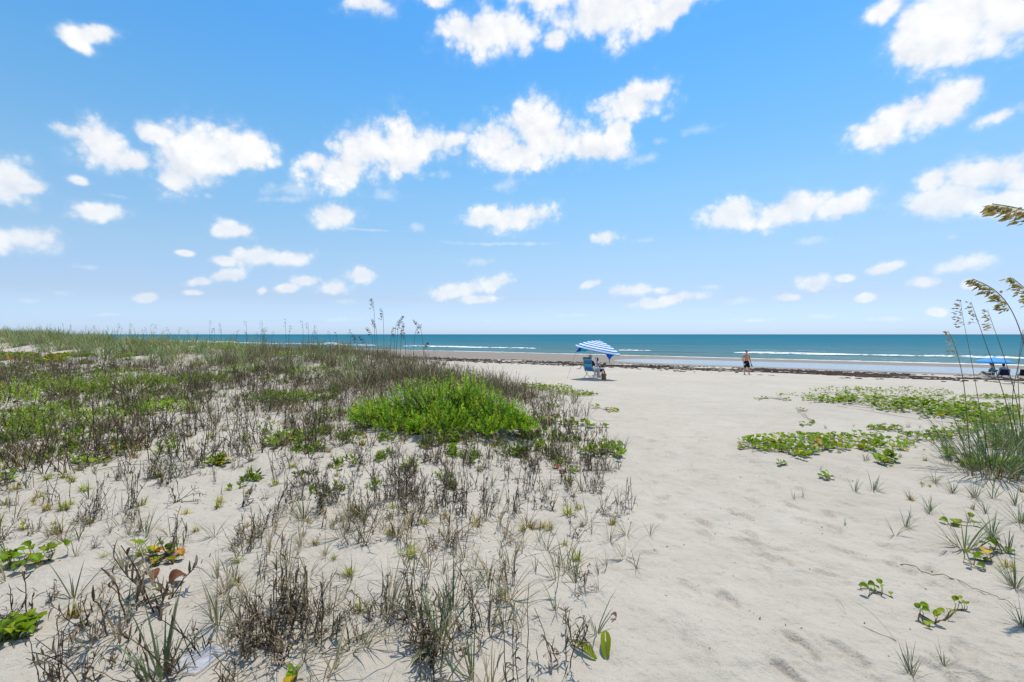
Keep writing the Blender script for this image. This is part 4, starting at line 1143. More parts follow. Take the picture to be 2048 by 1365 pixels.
# ---- sea oats
def sea_oats(label, base, stems, head=.30, spike=.024, n_spk=34, blades=0, bl=.7, thick=.0035, col=(0.29, 0.225, 0.105), group=None):
    """stems: list of paths (world points) from the ground to the tip; the last part of each carries the seed head"""
    e = empty('sea_oats', base); tag(e, label, 'sea oats', group)
    for path in stems:
        C = np.array([np.array(p) - np.array(base) for p in path])
        # smooth the path
        tt = np.linspace(0, len(C) - 1, 26); P = np.zeros((26, 3))
        for k in range(3):
            P[:, k] = np.interp(tt, np.arange(len(C)), C[:, k])
        for _ in range(10):
            P[1:-1] = .25 * P[:-2] + .5 * P[1:-1] + .25 * P[2:]
        st = Soup()
        tube(st, P, np.linspace(thick, thick * .35, 26), 4, vary((0.19, .17, .075), .15), cap=False)
        so = link('stem', st.mesh('stem', M_GRASS), e)
        L = np.cumsum(np.r_[0, np.linalg.norm(np.diff(P, axis=0), axis=1)])
        tail = P[L > L[-1] - head]
        if len(tail) >= 3:
            sh = Soup(); d = tail[-1] - tail[0]
            seed_head(sh, tail, n_spk, spike, (np.sign(d[0]) * .8, U(-.3, .3), -.35), col)
            link('seed_head', sh.mesh('seed_head', M_SEED), so)
    if blades:
        sp = grass_tuft(blades, bl, .010, .10 if blades < 100 else .55, .95, 1.3, (0.085, .145, .045), .14, 7)
        link('blades', sp.mesh('blades', M_GRASS), e)
    return e
def stem_px(pts):      # (px, py, depth) triples
    return [at(*q) for q in pts]
b = ground(1985, 948)
sea_oats('slender sea oats with two thin seed heads in front of the sea at the right', b,
         [[b] + stem_px([(1968, 870, 6.2), (1950, 760, 6.2), (1937, 690, 6.2), (1926, 640, 6.2), (1921, 600, 6.2)]),
          [ground(1944, 955)] + stem_px([(1936, 870, 6.1), (1931, 780, 6.1), (1918, 715, 6.1), (1905, 680, 6.1), (1896, 662, 6.1)]),
          [ground(2035, 905)] + stem_px([(2010, 790, 6.4), (1975, 700, 6.4), (1955, 640, 6.4), (1942, 604, 6.4)]),
          [ground(2050, 900)] + stem_px([(2030, 780, 6.6), (2000, 690, 6.6), (1975, 620, 6.7)])],
         .36, .045, 34, 260, .95, .006, (.46, .38, .18))
b2 = ground(2040, 905)
sea_oats('thick leafy foot of the sea oats at the right edge', b2, [[b2] + stem_px([(2040, 820, 6.9), (2034, 740, 6.9), (2046, 660, 6.9)]), [b2] + stem_px([(2020, 800, 6.6), (2044, 700, 6.6), (2052, 640, 6.6)])], .2, .02, 10, 260, .95, .006)
def off(x, y): return Vector((x, y, H(x, y)))
sea_oats('near sea oats bowing into the picture with a big golden seed head above the sea', off(3.95, 3.25),
         [[off(3.95, 3.25)] + stem_px([(2075, 830, 3.3), (2058, 720, 3.3), (2040, 655, 3.28), (2020, 610, 3.25), (1990, 575, 3.2), (1945, 558, 3.15)]),
          [off(4.1, 3.5)] + stem_px([(2110, 800, 3.5), (2090, 650, 3.5), (2062, 585, 3.45), (2024, 556, 3.4)])], .46, .042, 105, 30, .6, .006, (0.50, .44, .17))
sea_oats('nearest sea oats nodding in from the upper right edge above the low clouds', off(3.75, 2.75),
         [[off(3.75, 2.75)] + stem_px([(2180, 760, 2.75), (2160, 560, 2.75), (2120, 460, 2.72), (2060, 418, 2.68), (1985, 408, 2.62)])], .42, .044, 95, 24, .6, .006, (0.52, .45, .20))
# the tall group behind the bush
mid = []
for (bx, tip, tdx) in ((757, 597, -4), (752, 640, -6), (768, 618, -3), (742, 655, -8), (782, 640, 6), (775, 655, 3), (800, 648, 2), (792, 632, 8), (815, 660, -4), (826, 650, 8), (735, 672, -10), (845, 685, 4), (722, 668, -6), (850, 640, -14)):
    q = ground(bx, 752); q = off(q.x, q.y + U(-.4, .4))
    x0 = 1024 + F * q.x / q.y
    d = q.y
    mid.append([q, at(x0 + tdx * .2, 715, d), at(x0 + tdx * .6, (669 + tip) / 2 + 10, d), at(x0 + tdx, tip + 8, d), at(x0 + tdx * 1.7, tip, d)])
sea_oats('tall group of sea oats with dark seed heads standing behind the large bush', ground(765, 752), mid, .36, .055, 26, 60, .8, .0085, (0.14, .10, .05))
# thin stands along the far crest
k = 0
NAMES = ['beyond the left end of the meadow', 'in the far meadow, near the left edge', 'in the far meadow, left part', 'on the meadow crest, left of its middle', 'on the meadow crest at its middle', 'on the meadow crest, right of its middle',
         'above the grass fountains', 'at the right end of the meadow', 'over the vivid green herb mound', 'on the crest between meadow and weed mound', 'left of the far weed mound', 'on top of the far weed mound', 'right of the far weed mound']
for cx, ty in ((20, 648), (75, 645), (130, 643), (185, 650), (245, 640), (300, 652), (345, 648), (400, 652), (450, 632), (500, 655), (540, 660), (575, 640), (660, 655)):
    s0 = 13.0 if cx < 500 else 12.0
    u = (cx - 1024) / F; d = s0 / (u * SN + CS)
    b = off(u * d, d); paths = []
    for j in range(random.choice((3, 4, 5, 6, 7))):
        q = off(b.x + U(-.055, .055) * d, b.y + U(-1, 1))
        x0 = 1024 + F * q.x / q.y; tip = ty + abs(random.gauss(0, 13)); dx = U(-5, 6)
        z0 = 669 - F * (q.z - CAMZ) / q.y
        paths.append([q, at(x0 + dx * .2, (z0 * .6 + tip * .4), q.y), at(x0 + dx * .6, tip + 5, q.y), at(x0 + dx * 1.3, tip, q.y)])
    sea_oats('thin dark sea oats ' + NAMES[k], b, paths, .34, .055, 8, 20, .8, .009, (0.13, .10, .06), 'sea oats along the far crest')
    k += 1

# ------------------------------------------------------------------ seaweed wrack, litter
def blob(sp, c, rx, ry, rz, rot, col, k=6):
    a = np.arange(k) / k * 6.283 + rot
    rr = RNG.uniform(.55, 1.15, k)
    ca, sa = math.cos(rot), math.sin(rot)
    lo = np.stack([np.cos(a) * rr * rx, np.sin(a) * rr * ry, np.full(k, -.02)], 1)
    hi = lo * np.array([.6, .6, 0]) + np.stack([np.zeros(k), np.zeros(k), rz * RNG.uniform(.5, 1.1, k)], 1)
    V = np.concatenate([lo, hi, [[0, 0, rz * RNG.uniform(.6, 1.2)]]])
    V[:, :2] = V[:, :2] @ np.array([[ca, sa], [-sa, ca]])
    V += np.array(c)
    T = []
    for i in range(k):
        j = (i + 1) % k
        T += [(i, j, k + j), (i, k + j, k + i), (k + i, k + j, 2 * k)]
    sp.add(V, np.array(T), col)
wr = Soup()
n = 60000
S = RNG.uniform(38, 53, n); T = RNG.uniform(-95, 75, n)
cen = 46.5 + 3.2 * fbm(T * .03, T * 0, 3, 201)
wid = 4.2 + 2.6 * fbm(T * .05 + 7, T * 0, 2, 207)
str_ = fbm(T * .16, S * .9, 4, 211, .6)
pr = np.exp(-((S - cen) / np.maximum(wid, .8)) ** 2) * sstep(-.10, .12, str_) * 1.5 + .30 * np.exp(-((S - cen - 3.6) / .5) ** 2) * sstep(.0, .25, fbm(T * .4, S, 3, 231)) + .20 * np.exp(-((S - cen + 4.4) / .9) ** 2) * sstep(.10, .3, fbm(T * .2, S * 1.2, 3, 221))
pr = pr * np.interp(T, [-95, -60, -30, 75], [.45, .6, 1, 1])
keep = np.nonzero(RNG.random(n) < pr * .75)[0][:12500]
XX, YY = xy_of(S[keep], T[keep]); ZZ = height(XX, YY)
for i in range(len(keep)):
    a = U(.10, .42)
    blob(wr, (XX[i], YY[i], ZZ[i]), a, a * U(.3, .6), U(.02, .085), -SH * 1.0 + U(-.35, .35), vary((0.050, .034, .027), .45), 5)
print('wrack', len(keep))
tag(link('seaweed_wrack', wr.mesh('seaweed_wrack', MATS.get('weed') or colmat('weed', .85, .12))), 'dark brown band of dried seaweed along the beach', 'seaweed', kind='stuff')
# bits of plant and shell lying about
lt = Soup()
n = 14000
X = RNG.uniform(-14, 16, n); Y = RNG.uniform(1.5, 26, n); s_, _ = st_of(X, Y)
dune = X < dune_edge(Y)
ppx, ppy = project(X, Y, height(X, Y, False))
pd = np.where(dune, 1.0, .22) * on_view(ppx, ppy)
keep = np.nonzero(RNG.random(n) < pd)[0]; Z = height(X, Y)
for i in keep:
    az = U(0, 6.28); L = U(.012, .06) if dune[i] else U(.008, .03)
    c = vary(random.choice((BROWN, GREY, RUST, STRAW, BROWN)), .3)
    P = arc((X[i], Y[i], Z[i] + .004), az, U(1.3, 1.6), L, 3, U(-.3, .5), .3)
    ribbon(lt, P, np.array([.003, .006, .002]) * U(.7, 1.6) * (1 if Y[i] < 8 else 1.5), np.array([-math.sin(az), math.cos(az), U(-.4, .4)]), c)
for _ in range(480):
    x, y = U(1.2, 8), U(1.7, 14)
    blob(lt, (x, y, H(x, y)), U(.004, .011), U(.003, .007), U(.003, .008), U(0, 6), vary(random.choice(((.62, .58, .52), (.10, .07, .05), (.08, .06, .05), (.30, .16, .10))), .2), 5)
tag(link('plant_litter', lt.mesh('plant_litter', M_STUFF)), 'bits of dead stem, leaf and shell strewn on the sand', 'litter', kind='stuff')
# long dead runners lying on the sand
for (a, lab) in (([(185, 945), (300, 930), (420, 920), (520, 905)], 'long pale runner lying along the weed on the left'), ([(1180, 838), (1195, 845), (1240, 842)], 'short pale runner beside the path below the striped chair'), ([(640, 1310), (730, 1262), (800, 1240)], 'dark dead twig lying in the middle foreground'),
                 ([(1800, 1130), (1900, 1165), (2000, 1205), (2048, 1235)], 'long straw coloured runner on the sand at the right'), ([(570, 1190), (620, 1160)], 'short bent dead twig beside the thick weed clump'), ([(60, 1330), (150, 1310), (215, 1260)], 'dead grey twig in the lower left corner')):
    g = [ground(*q) for q in a]; r0 = g[0]
    Q = []
    for p, q in zip(g[:-1], g[1:]):
        for f in np.linspace(0, 1, 7, endpoint=False):
            w = p.lerp(q, f); w.x += U(-.012, .012); w.y += U(-.015, .015)
            Q.append((w.x - r0.x, w.y - r0.y, H(w.x, w.y) - r0.z + U(.004, .02)))
    sp = Soup(); tube(sp, np.array(Q), np.linspace(.0034, .0018, len(Q)), 4, vary(STRAW if 'pale' in lab or 'straw' in lab else BROWN, .15), cap=False)
    tag(link('dead_runner', sp.mesh('dead_runner', M_DRY), None, r0), lab, 'twig', 'dead stems lying on the sand')
# a scrap of clear plastic half buried
p = ground(400, 1320)
sp = Soup(); n = 6
gx = np.linspace(-.075, .075, n)
PV = []
for j, yy in enumerate(np.linspace(-.10, .10, n)):
    for xx in gx:
        w = (p.x + xx + .03 * yy / .1, p.y + yy)
        PV.append((w[0] - p.x, w[1] - p.y, H(*w) - p.z + .006 + .008 * abs(math.sin(xx * 60 + yy * 30))))
sp.add(np.array(PV), grid_quads(n, n, False), (.5, .52, .56))
m, t, out = new_mat('clear_plastic')
tb = t.node('ShaderNodeBsdfTransparent'); gb = principled(t, Base_Color=(.55, .57, .62, 1), Roughness=.15)
mx = t.node('ShaderNodeMixShader'); nn = t.noise(t.node('ShaderNodeTexCoord').outputs['Object'], 25, 3)
t.put(mx.inputs[0], t.maprange(nn.outputs['Fac'], .3, .7, .25, .6)); t.l.new(tb.outputs[0], mx.inputs[1]); t.l.new(gb.outputs[0], mx.inputs[2]); t.l.new(mx.outputs[0], out.inputs[0])
tag(link('plastic_scrap', sp.mesh('plastic_scrap', m, True), None, p), 'crumpled clear plastic scrap half buried in the sand at the lower left', 'plastic')

# ------------------------------------------------------------------ people
def capsule(sp, p0, r0, p1, r1, k=12):
    p0, p1 = np.array(p0, float), np.array(p1, float)
    d = p1 - p0; L = np.linalg.norm(d); d = d / (L + 1e-9)
    P, rr = [], []
    for a in (-88, -60, -30): P.append(p0 + d * r0 * math.sin(R(a))); rr.append(r0 * math.cos(R(a)))
    P.append(p0); rr.append(r0); P.append(p1); rr.append(r1)
    for a in (30, 60, 88): P.append(p1 + d * r1 * math.sin(R(a))); rr.append(r1 * math.cos(R(a)))
    u, v = frame(d); an = np.arange(k) / k * 6.283185; V = []
    for q, r in zip(P, rr): V.append(q + r * (np.cos(an)[:, None] * u + np.sin(an)[:, None] * v))
    n = len(P); b = sp.n
    Q = [(i * k + j, i * k + (j + 1) % k, (i + 1) * k + (j + 1) % k, (i + 1) * k + j) for i in range(n - 1) for j in range(k)]
    sp.add(np.concatenate(V), np.array(Q))
    for e in (0, n - 1):
        idx = [b + e * k + j for j in range(k)]
        if e == 0: idx = idx[::-1]
        for j in range(1, k - 1): sp.T.append(np.array([[idx[0], idx[j], idx[j + 1]]]))
def ellipsoid(sp, c, r, rot=None, k=14, rings=9):
    V = []
    for i in range(rings + 1):
        a = math.pi * (i / rings - .5); a = max(min(a, math.pi / 2 - .05), -math.pi / 2 + .05)
        for j in range(k):
            b = 6.283185 * j / k
            V.append((math.cos(a) * math.cos(b), math.cos(a) * math.sin(b), math.sin(a)))
    V = np.array(V) * np.array(r)
    if rot is not None: V = V @ np.array(rot)[:3, :3].T
    V = V + np.array(c); b0 = sp.n
    Q = [(i * k + j, i * k + (j + 1) % k, (i + 1) * k + (j + 1) % k, (i + 1) * k + j) for i in range(rings) for j in range(k)]
    sp.add(V, np.array(Q))
    for e in (0, rings):
        idx = [b0 + e * k + j for j in range(k)]
        if e == 0: idx = idx[::-1]
        for j in range(1, k - 1): sp.T.append(np.array([[idx[0], idx[j], idx[j + 1]]]))
def melt(name, sp, mat, voxel=.009, smooth=3):
    """many overlapping volumes grown together into one continuous skin"""
    V, T, Q, C = sp.arrays()
    me = mesh_np(name + '_raw', V, [T, Q])
    o = bpy.data.objects.new(name + '_raw', me); COL.objects.link(o)
    r = o.modifiers.new('r', 'REMESH'); r.mode = 'VOXEL'; r.voxel_size = voxel
    if smooth:
        s = o.modifiers.new('s', 'SMOOTH'); s.iterations = smooth; s.factor = .5
    dg = bpy.context.evaluated_depsgraph_get()
    m2 = bpy.data.meshes.new_from_object(o.evaluated_get(dg))
    m2.name = name; m2.materials.clear(); m2.materials.append(mat)
    m2.polygons.foreach_set('use_smooth', np.ones(len(m2.polygons), bool))
    bpy.data.objects.remove(o); bpy.data.meshes.remove(me)
    return m2
def skin_mat(name, col):
    m, t, out = new_mat(name)
    n = t.noise(t.node('ShaderNodeTexCoord').outputs['Object'], 7, 4)
    c = t.mix(n.outputs['Fac'], tuple(x * .85 for x in col), tuple(x * 1.12 for x in col))
    b = principled(t, Base_Color=c, Roughness=.5)
    b.inputs['Specular IOR Level'].default_value = .35
    t.l.new(b.outputs[0], out.inputs[0]); return m
SKIN_A = skin_mat('tanned_skin', (0.50, .25, .15)); SKIN_B = skin_mat('brown_skin', (0.155, .072, .043)); SKIN_C = skin_mat('light_skin', (0.50, .30, .21))
HAIR_D = plain('dark_hair', (0.014, .011, .010), .5, .3); HAIR_G = plain('grey_hair', (0.42, .365, .33), .7, .2, .3, 0, 60)
def hand(sp, w, d, side, curl=.6, r=.009):
    """palm and five fingers at wrist w, pointing along d; side = across the palm towards the thumb"""
    w, d, side = np.array(w, float), np.array(d, float), np.array(side, float)
    d /= np.linalg.norm(d); side -= d * side.dot(d); side /= np.linalg.norm(side); n = cr(d, side)
    palm = w + d * .085
    for k in (-.028, 0, .028): capsule(sp, w + d * .01 + side * k * .7, .019, palm + side * k, .015)
    for k, L in zip((-.033, -.011, .011, .033), (.058, .075, .08, .07)):
        a = palm + side * k; b = a + (d * math.cos(curl * .5) + n * math.sin(curl * .5)) * L * .5
        c = b + (d * math.cos(curl * 1.6) + n * math.sin(curl * 1.6)) * L * .5
        capsule(sp, a, r * 1.15, b, r); capsule(sp, b, r, c, r * .8)
    a = w + d * .03 + side * .03; b = a + (d * .6 + side * .7) * .035; c = b + (d * .95 + n * .3) * .03
    capsule(sp, a, r * 1.3, b, r * 1.1); capsule(sp, b, r * 1.1, c, r * .9)
def head(sp, c, face, r=.105):
    """skull, jaw, nose, ears, brow; face = direction looked at"""
    c = np.array(c, float); f = np.array(face, float); f[2] = 0; f /= np.linalg.norm(f); s = np.array([-f[1], f[0], 0]); u = np.array([0, 0, 1.])
    rot = np.stack([s, f, u], 1)
    ellipsoid(sp, c + u * .02, (.076, .094, .100), rot)
    ellipsoid(sp, c - u * .045 + f * .018, (.060, .068, .072), rot)
    capsule(sp, c - u * .095 + f * .050, .026, c - u * .085 + f * .056, .026)
    capsule(sp, c + f * .092 + u * .012, .009, c + f * .106 - u * .022, .015)
    for k in (-1, 1):
        ellipsoid(sp, c + s * k * .078 - u * .008, (.012, .020, .030), rot)
        ellipsoid(sp, c + s * k * .032 + f * .082 + u * .022, (.022, .012, .010), rot)
    capsule(sp, c + f * .084 - u * .055 - s * .018, .010, c + f * .084 - u * .055 + s * .018, .010)
def hair_cap(c, face, grow=.014, back=.0, low=-.02):
    sp = Soup(); c = np.array(c, float); f = np.array(face, float); f[2] = 0; f /= np.linalg.norm(f); s = np.array([-f[1], f[0], 0]); u = np.array([0, 0, 1.])
    rot = np.stack([s, f, u], 1)
    ellipsoid(sp, c + u * .040 - f * .016, (.078 + grow, .090 + grow * .7, .086 + grow), rot)
    ellipsoid(sp, c + u * low - f * .045, (.070 + grow, .052 + grow, .070), rot)
    for _ in range(26):
        a = U(0, 6.28); e = U(.2, 1.5)
        q = c + u * .042 - f * .018 + (s * math.cos(a) * math.cos(e) * .085 + f * math.sin(a) * math.cos(e) * .095 + u * math.sin(e) * .092)
        ellipsoid(sp, q, (.020, .020, .014), rot, 6, 4)
    return sp

# ---- the walking man
p = ground(1493, 750)
man = empty('person', p, 0); tag(man, 'bare-chested man in black swim shorts and sunglasses walking up the beach, things in both hands', 'person')
# local frame: faces the camera, so forward = -Y; x to the right of the picture. 1.80 m tall
b = Soup()
hipz, shz = .93, 1.47
fl, fr = (-.075, .10, 0.0), (.095, -.16, 0.0)           # rear foot (picture left), leading foot
capsule(b, (-.085, 0, hipz - .03), .092, (-.095, -.03, .50), .060); capsule(b, (-.095, -.03, .50), .058, (-.085, .16, .10), .036)
capsule(b, (-.092, .03, .40), .056, (-.088, .10, .26), .044)
capsule(b, (.085, 0, hipz - .03), .092, (.105, -.15, .51), .060); capsule(b, (.105, -.15, .51), .058, (.105, -.17, .10), .036)
capsule(b, (.106, -.14, .40), .056, (.105, -.15, .27), .046)
capsule(b, (-.085, .17, .075), .036, (-.09, .06, .030), .030); capsule(b, (-.09, .09, .03), .034, (-.095, -.03, .022), .026)
capsule(b, (.105, -.16, .06), .038, (.108, -.27, .030), .032); capsule(b, (.105, -.24, .03), .036, (.11, -.36, .022), .026)
ellipsoid(b, (0, .0, hipz + .02), (.160, .115, .13)); ellipsoid(b, (0, -.005, 1.12), (.145, .105, .16)); ellipsoid(b, (0, 0, 1.30), (.185, .125, .17)); 
for k in (-1, 1):
    ellipsoid(b, (k * .085, -.075, 1.335), (.085, .045, .062))                # chest
    capsule(b, (k * .07, .01, 1.47), .060, (k * .185, .005, 1.435), .066)     # shoulder
    ellipsoid(b, (k * .205, .0, 1.41), (.066, .066, .075))
capsule(b, (0, .01, 1.46), .062, (0, -.005, 1.58), .056)
capsule(b, (-.215, 0, 1.40), .056, (-.262, .03, 1.12), .044); capsule(b, (-.262, .03, 1.12), .043, (-.262, -.09, .885), .030)
capsule(b, (.215, 0, 1.40), .056, (.268, .05, 1.12), .044); capsule(b, (.268, .05, 1.12), .043, (.315, .00, .875), .030)
hand(b, (-.262, -.095, .875), (.1, -.25, -.95), (.3, -.9, 0)); hand(b, (.317, .0, .865), (.10, -.12, -.98), (-.3, -.9, 0))
head(b, (0, -.02, 1.685), (-.12, -1, 0))
link('body', melt('body', b, SKIN_A, .010), man)
h = hair_cap((0, -.02, 1.685), (-.12, -1, 0), .010, low=.02)
link('hair', melt('hair', h, HAIR_D, .009, 1), man)
sh = Soup()
ellipsoid(sh, (0, .003, hipz + .02), (.172, .128, .125))
for k, y in ((-1, -.02), (1, -.10)):
    capsule(sh, (k * .085, .0, hipz - .02), .112, (k * .105, y, .60), .102)
so = link('shorts', melt('shorts', sh, plain('black_cloth', (0.010, .010, .014), .8, .15), .011, 2), man)
# pink print on the shorts front
pr = Soup()
for (x, z, r_) in ((.0, .885, .030), (-.02, .86, .022), (.02, .90, .018)):
    ellipsoid(pr, (x, -.122, z), (r_, .012, r_ * .8), None, 8, 5)
link('print', pr.mesh('print', plain('pink_print', (.42, .02, .13), .7), True), so)
gl = Soup()
for k in (-1, 1): ellipsoid(gl, (k * .034 - .011, -.118, 1.700), (.029, .010, .021), None, 10, 6)
capsule(gl, (-.012 - .02, -.120, 1.706), .004, (-.012 + .02, -.120, 1.706), .004, 6)
for k in (-1, 1): capsule(gl, (k * .060 - .011, -.112, 1.706), .0035, (k * .080, -.01, 1.700), .0035, 6)
link('sunglasses', gl.mesh('sunglasses', plain('mirror_lens', (.30, .34, .38), .12, .8, .05, .7), True), man)
ph = Soup(); boxm(ph, (-.036, -.004, -.072), (.036, .004, .072), (.75, .8, .85))
phone = link('mobile_phone', ph.mesh('mobile_phone', colmat('phone_shell', .25, .5)), None, p + Vector((-.215, -.155, .775)), (R(-40), R(25), R(-20)))
tag(phone, "pale mobile phone in the walking man's hand at the picture left", 'phone')
# sandals hanging from the other hand
def sandal(name, loc, rot, cols, label, L=.27, parent=None):
    e = empty(name, loc); e.rotation_euler = rot; tag(e, label, 'sandal')
    s = Soup(); n = 12
    f = np.linspace(0, 1, n); W = .5 * (.085 + .02 * np.sin(f * 5.2 - .6)) * np.sin(np.pi * np.clip(f * .96 + .02, 0, 1)) ** .28
    x = f * L - L / 2
    top = np.concatenate([np.stack([x, W, np.full(n, .018)], 1), np.stack([x, -W, np.full(n, .018)], 1)])
    V = np.concatenate([top, top - np.array([0, 0, .018])])
    Q = [(i, i + 1, n + i + 1, n + i)[::-1] for i in range(n - 1)] + [(2 * n + i, 2 * n + i + 1, 3 * n + i + 1, 3 * n + i) for i in range(n - 1)]
    for o in (0, n):
        for i in range(n - 1):
            q = (o + i, o + i + 1, 2 * n + o + i + 1, 2 * n + o + i)
            Q.append(q if o else q[::-1])
    s.add(V, np.array(Q), cols[0]); link('sole', s.mesh('sole', MATS.get('rubber') or colmat('rubber', .7, .2)), e)
    t_ = Soup()
    for k in (-1, 1):
        P = [np.array([L * .27, 0, .018]) * (1 - q) + np.array([-.01, k * .04, .018]) * q + np.array([0, 0, .045 * math.sin(math.pi * q)]) for q in np.linspace(0, 1, 7)]
        tube(t_, P, .007, 5, cols[1])
    link('strap', t_.mesh('strap', MATS['rubber']), e)
    return e
sandal('sandal', p + Vector((.335, -.06, .70)), (0, R(68), R(15)), ((.03, .05, .045), (.35, .33, .05)), "dark sandal with yellow strap hanging from the walking man's hand, nearer one")
sandal('sandal', p + Vector((.375, .02, .68)), (0, R(75), R(-20)), ((.04, .08, .08), (.05, .07, .08)), "dark sandal hanging from the walking man's hand, one behind")

# ---- umbrella shapes
def canopy_mesh(name, rad, drop, mat, panels=8, rings=14, scallop=.05, valance=.10, bulge=.22):
    ns = panels * 6; V = []; ring = []
    for i in range(rings + 1):
        f = i / rings
        for j in range(ns):
            a = j / ns * 6.283185; ph_ = (j % 6) / 6
            poly = math.cos(math.pi / panels) / math.cos((ph_ - .5) * 2 * math.pi / panels)   # straight hems between the ribs
            r_ = rad * f * (poly * .45 + .55)
            z = -drop * (f ** 1.8 * (1 - bulge) + f * bulge) 
            V.append((r_ * math.cos(a), r_ * math.sin(a), z)); ring.append(f)
    for j in range(ns):
        a = j / ns * 6.283185; ph_ = (j % 6) / 6
        v = V[rings * ns + j]
        V.append((v[0] * 1.01, v[1] * 1.01, v[2] - valance * (.75 + scallop * 4 * math.sin(math.pi * ph_)))); ring.append(1.0 + valance / rad)
    Q = [(i * ns + j, (i + 1) * ns + j, (i + 1) * ns + (j + 1) % ns, i * ns + (j + 1) % ns) for i in range(rings + 1) for j in range(ns)]
    return mesh_np(name, np.array(V), np.array(Q), mat, None, True, attrs={'ring': np.array(ring)})
def cloth_mat(name, a, b=None, freq=7.5, phase=0.0, trans=.3):
    m, t, out = new_mat(name)
    if b is not None:
        rg = t.node('ShaderNodeAttribute', attribute_name='ring').outputs['Fac']
        fr = t.math('FRACT', t.math('ADD', t.math('MULTIPLY', rg, freq), phase))
        c = t.mix(t.maprange(fr, .48, .52, 0, 1), a, b)
    else:
        n = t.noise(t.node('ShaderNodeTexCoord').outputs['Object'], 8, 3)
        c = t.mix(n.outputs['Fac'], tuple(x * .92 for x in a), tuple(min(1, x * 1.06) for x in a))
    bs = principled(t, Base_Color=c, Roughness=.75); bs.inputs['Specular IOR Level'].default_value = .2
    tr = t.node('ShaderNodeBsdfTranslucent'); t.put(tr.inputs['Color'], c)
    mx = t.node('ShaderNodeMixShader'); mx.inputs[0].default_value = trans
    t.l.new(bs.outputs[0], mx.inputs[1]); t.l.new(tr.outputs[0], mx.inputs[2]); t.l.new(mx.outputs[0], out.inputs[0])
    return m
WHITE_M = plain('white_paint_metal', (.74, .75, .76), .35, .5, .04)
GREY_M = plain('grey_metal', (.32, .33, .35), .35, .5, .06, .6)
BLACK_M = plain('black_plastic', (.015, .015, .018), .5, .4)
NAVY = cloth_mat('navy_cloth', (.012, .025, .075), trans=.1)
CAN_S = cloth_mat('striped_canopy', (.80, .82, .84), (.002, .19, .55), 6.0, .2, .2)
CAN_B = cloth_mat('blue_canopy', (.10, .38, .74), trans=.3)
BLUE1 = cloth_mat('bright_blue_cloth', (.005, .20, .75)); BLUE2 = cloth_mat('deep_blue_cloth', (.006, .07, .42)); AQUA = cloth_mat('aqua_cloth', (.01, .55, .66))

def umbrella(name, label, foot, top, rad, drop, mat, tilt, spin, detail=True):
    """foot and top of the pole in the world; tilt = direction the canopy axis points"""
    e = empty(name, foot); tag(e, label, 'umbrella')
    top = Vector(top); foot = Vector(foot); d = top - foot
    po = Soup(); tube(po, [np.array((0, 0, -.25)) + np.array(d) * 0, np.array(d) * .5, np.array(d)], .026, 8); link('pole', po.mesh('pole', WHITE_M, True), e)
    ax = Vector(tilt).normalized(); q = ax.to_track_quat('Z', 'Y')
    c = link('canopy', canopy_mesh('canopy', rad, drop, mat), e, d)
    c.rotation_euler = (q @ Matrix.Rotation(spin, 3, 'Z').to_quaternion()).to_euler()
    fi = Soup(); ellipsoid(fi, (0, 0, .02), (.03, .03, .04), None, 8, 6); link('finial', fi.mesh('finial', WHITE_M, True), c)
    if detail:
        for k in range(8):
            a = k / 8 * 6.283185; rb = Soup()
            P = [(rad * f * math.cos(a), rad * f * math.sin(a), -drop * (f ** 1.8 * .78 + f * .22) - .015) for f in np.linspace(.03, 1.0, 9)]
            tube(rb, P, .005, 4); link('rib', rb.mesh('rib', GREY_M), c)
    return e, c
g = ground(1186, 760)
top = at(1199, 682, g.y + .25)
um, can = umbrella('beach_umbrella', 'blue and white striped beach umbrella with side flaps over the seated pair', g, top, 1.26, .50, CAN_S, (.20, -.06, 1), R(10))
def flap(name, pts, mat, parent, label=None):
    w = [Vector(p) - Vector(parent.location) for p in pts]
    n = 5; V = []; Q = []
    for i in range(n):
        for j in range(n):
            f, q = i / (n - 1), j / (n - 1)
            a = w[0].lerp(w[1], f); b_ = w[3].lerp(w[2], f)
            v = a.lerp(b_, q); v.y += .04 * math.sin(math.pi * f) * math.sin(math.pi * q)
            V.append(tuple(v))
    o = link(name, mesh_np(name, np.array(V), grid_quads(n, n, False), mat, None, True), parent)
    so_ = o.modifiers.new('thick', 'SOLIDIFY'); so_.thickness = .004
    return o
D = g.y
flap('side_flap', [at(1159, 695.5, D - .1), at(1163, 696.5, D - .3), at(1161, 703.5, D - .2), at(1151.5, 704.5, D - .1)], BLUE2, um)
flap('side_flap', [at(1163, 696.5, D - .3), at(1180, 700, D - .5), at(1170, 704, D - .4), at(1161, 703.5, D - .2)], AQUA, um)
flap('side_flap', [at(1208, 703, D - .6), at(1223, 705.5, D - .6), at(1224, 714, D - .7), at(1218.5, 721, D - .9)], BLUE1, um)
flap('side_flap', [at(1223, 705.5, D - .6), at(1231, 706.5, D - .5), at(1230, 710, D - .55), at(1224, 714, D - .7)], AQUA, um)
gl_ = Soup(); P0 = np.array(at(1152, 704.5, D - .1)) - np.array(g); gq = off(g.x - 1.42, g.y + .3); tube(gl_, [P0, np.array(gq) - np.array(g)], .006, 5); link('guy_line', gl_.mesh('guy_line', BLACK_M), um)
gl_ = Soup(); P0 = np.array(at(1218.5, 721, D - .9)) - np.array(g); gq = off(g.x + 1.2, g.y - 1.1); tube(gl_, [P0, P0 + np.array([.01, -.02, -.12])], .018, 6); link('guy_line', gl_.mesh('guy_line', BLACK_M), um)

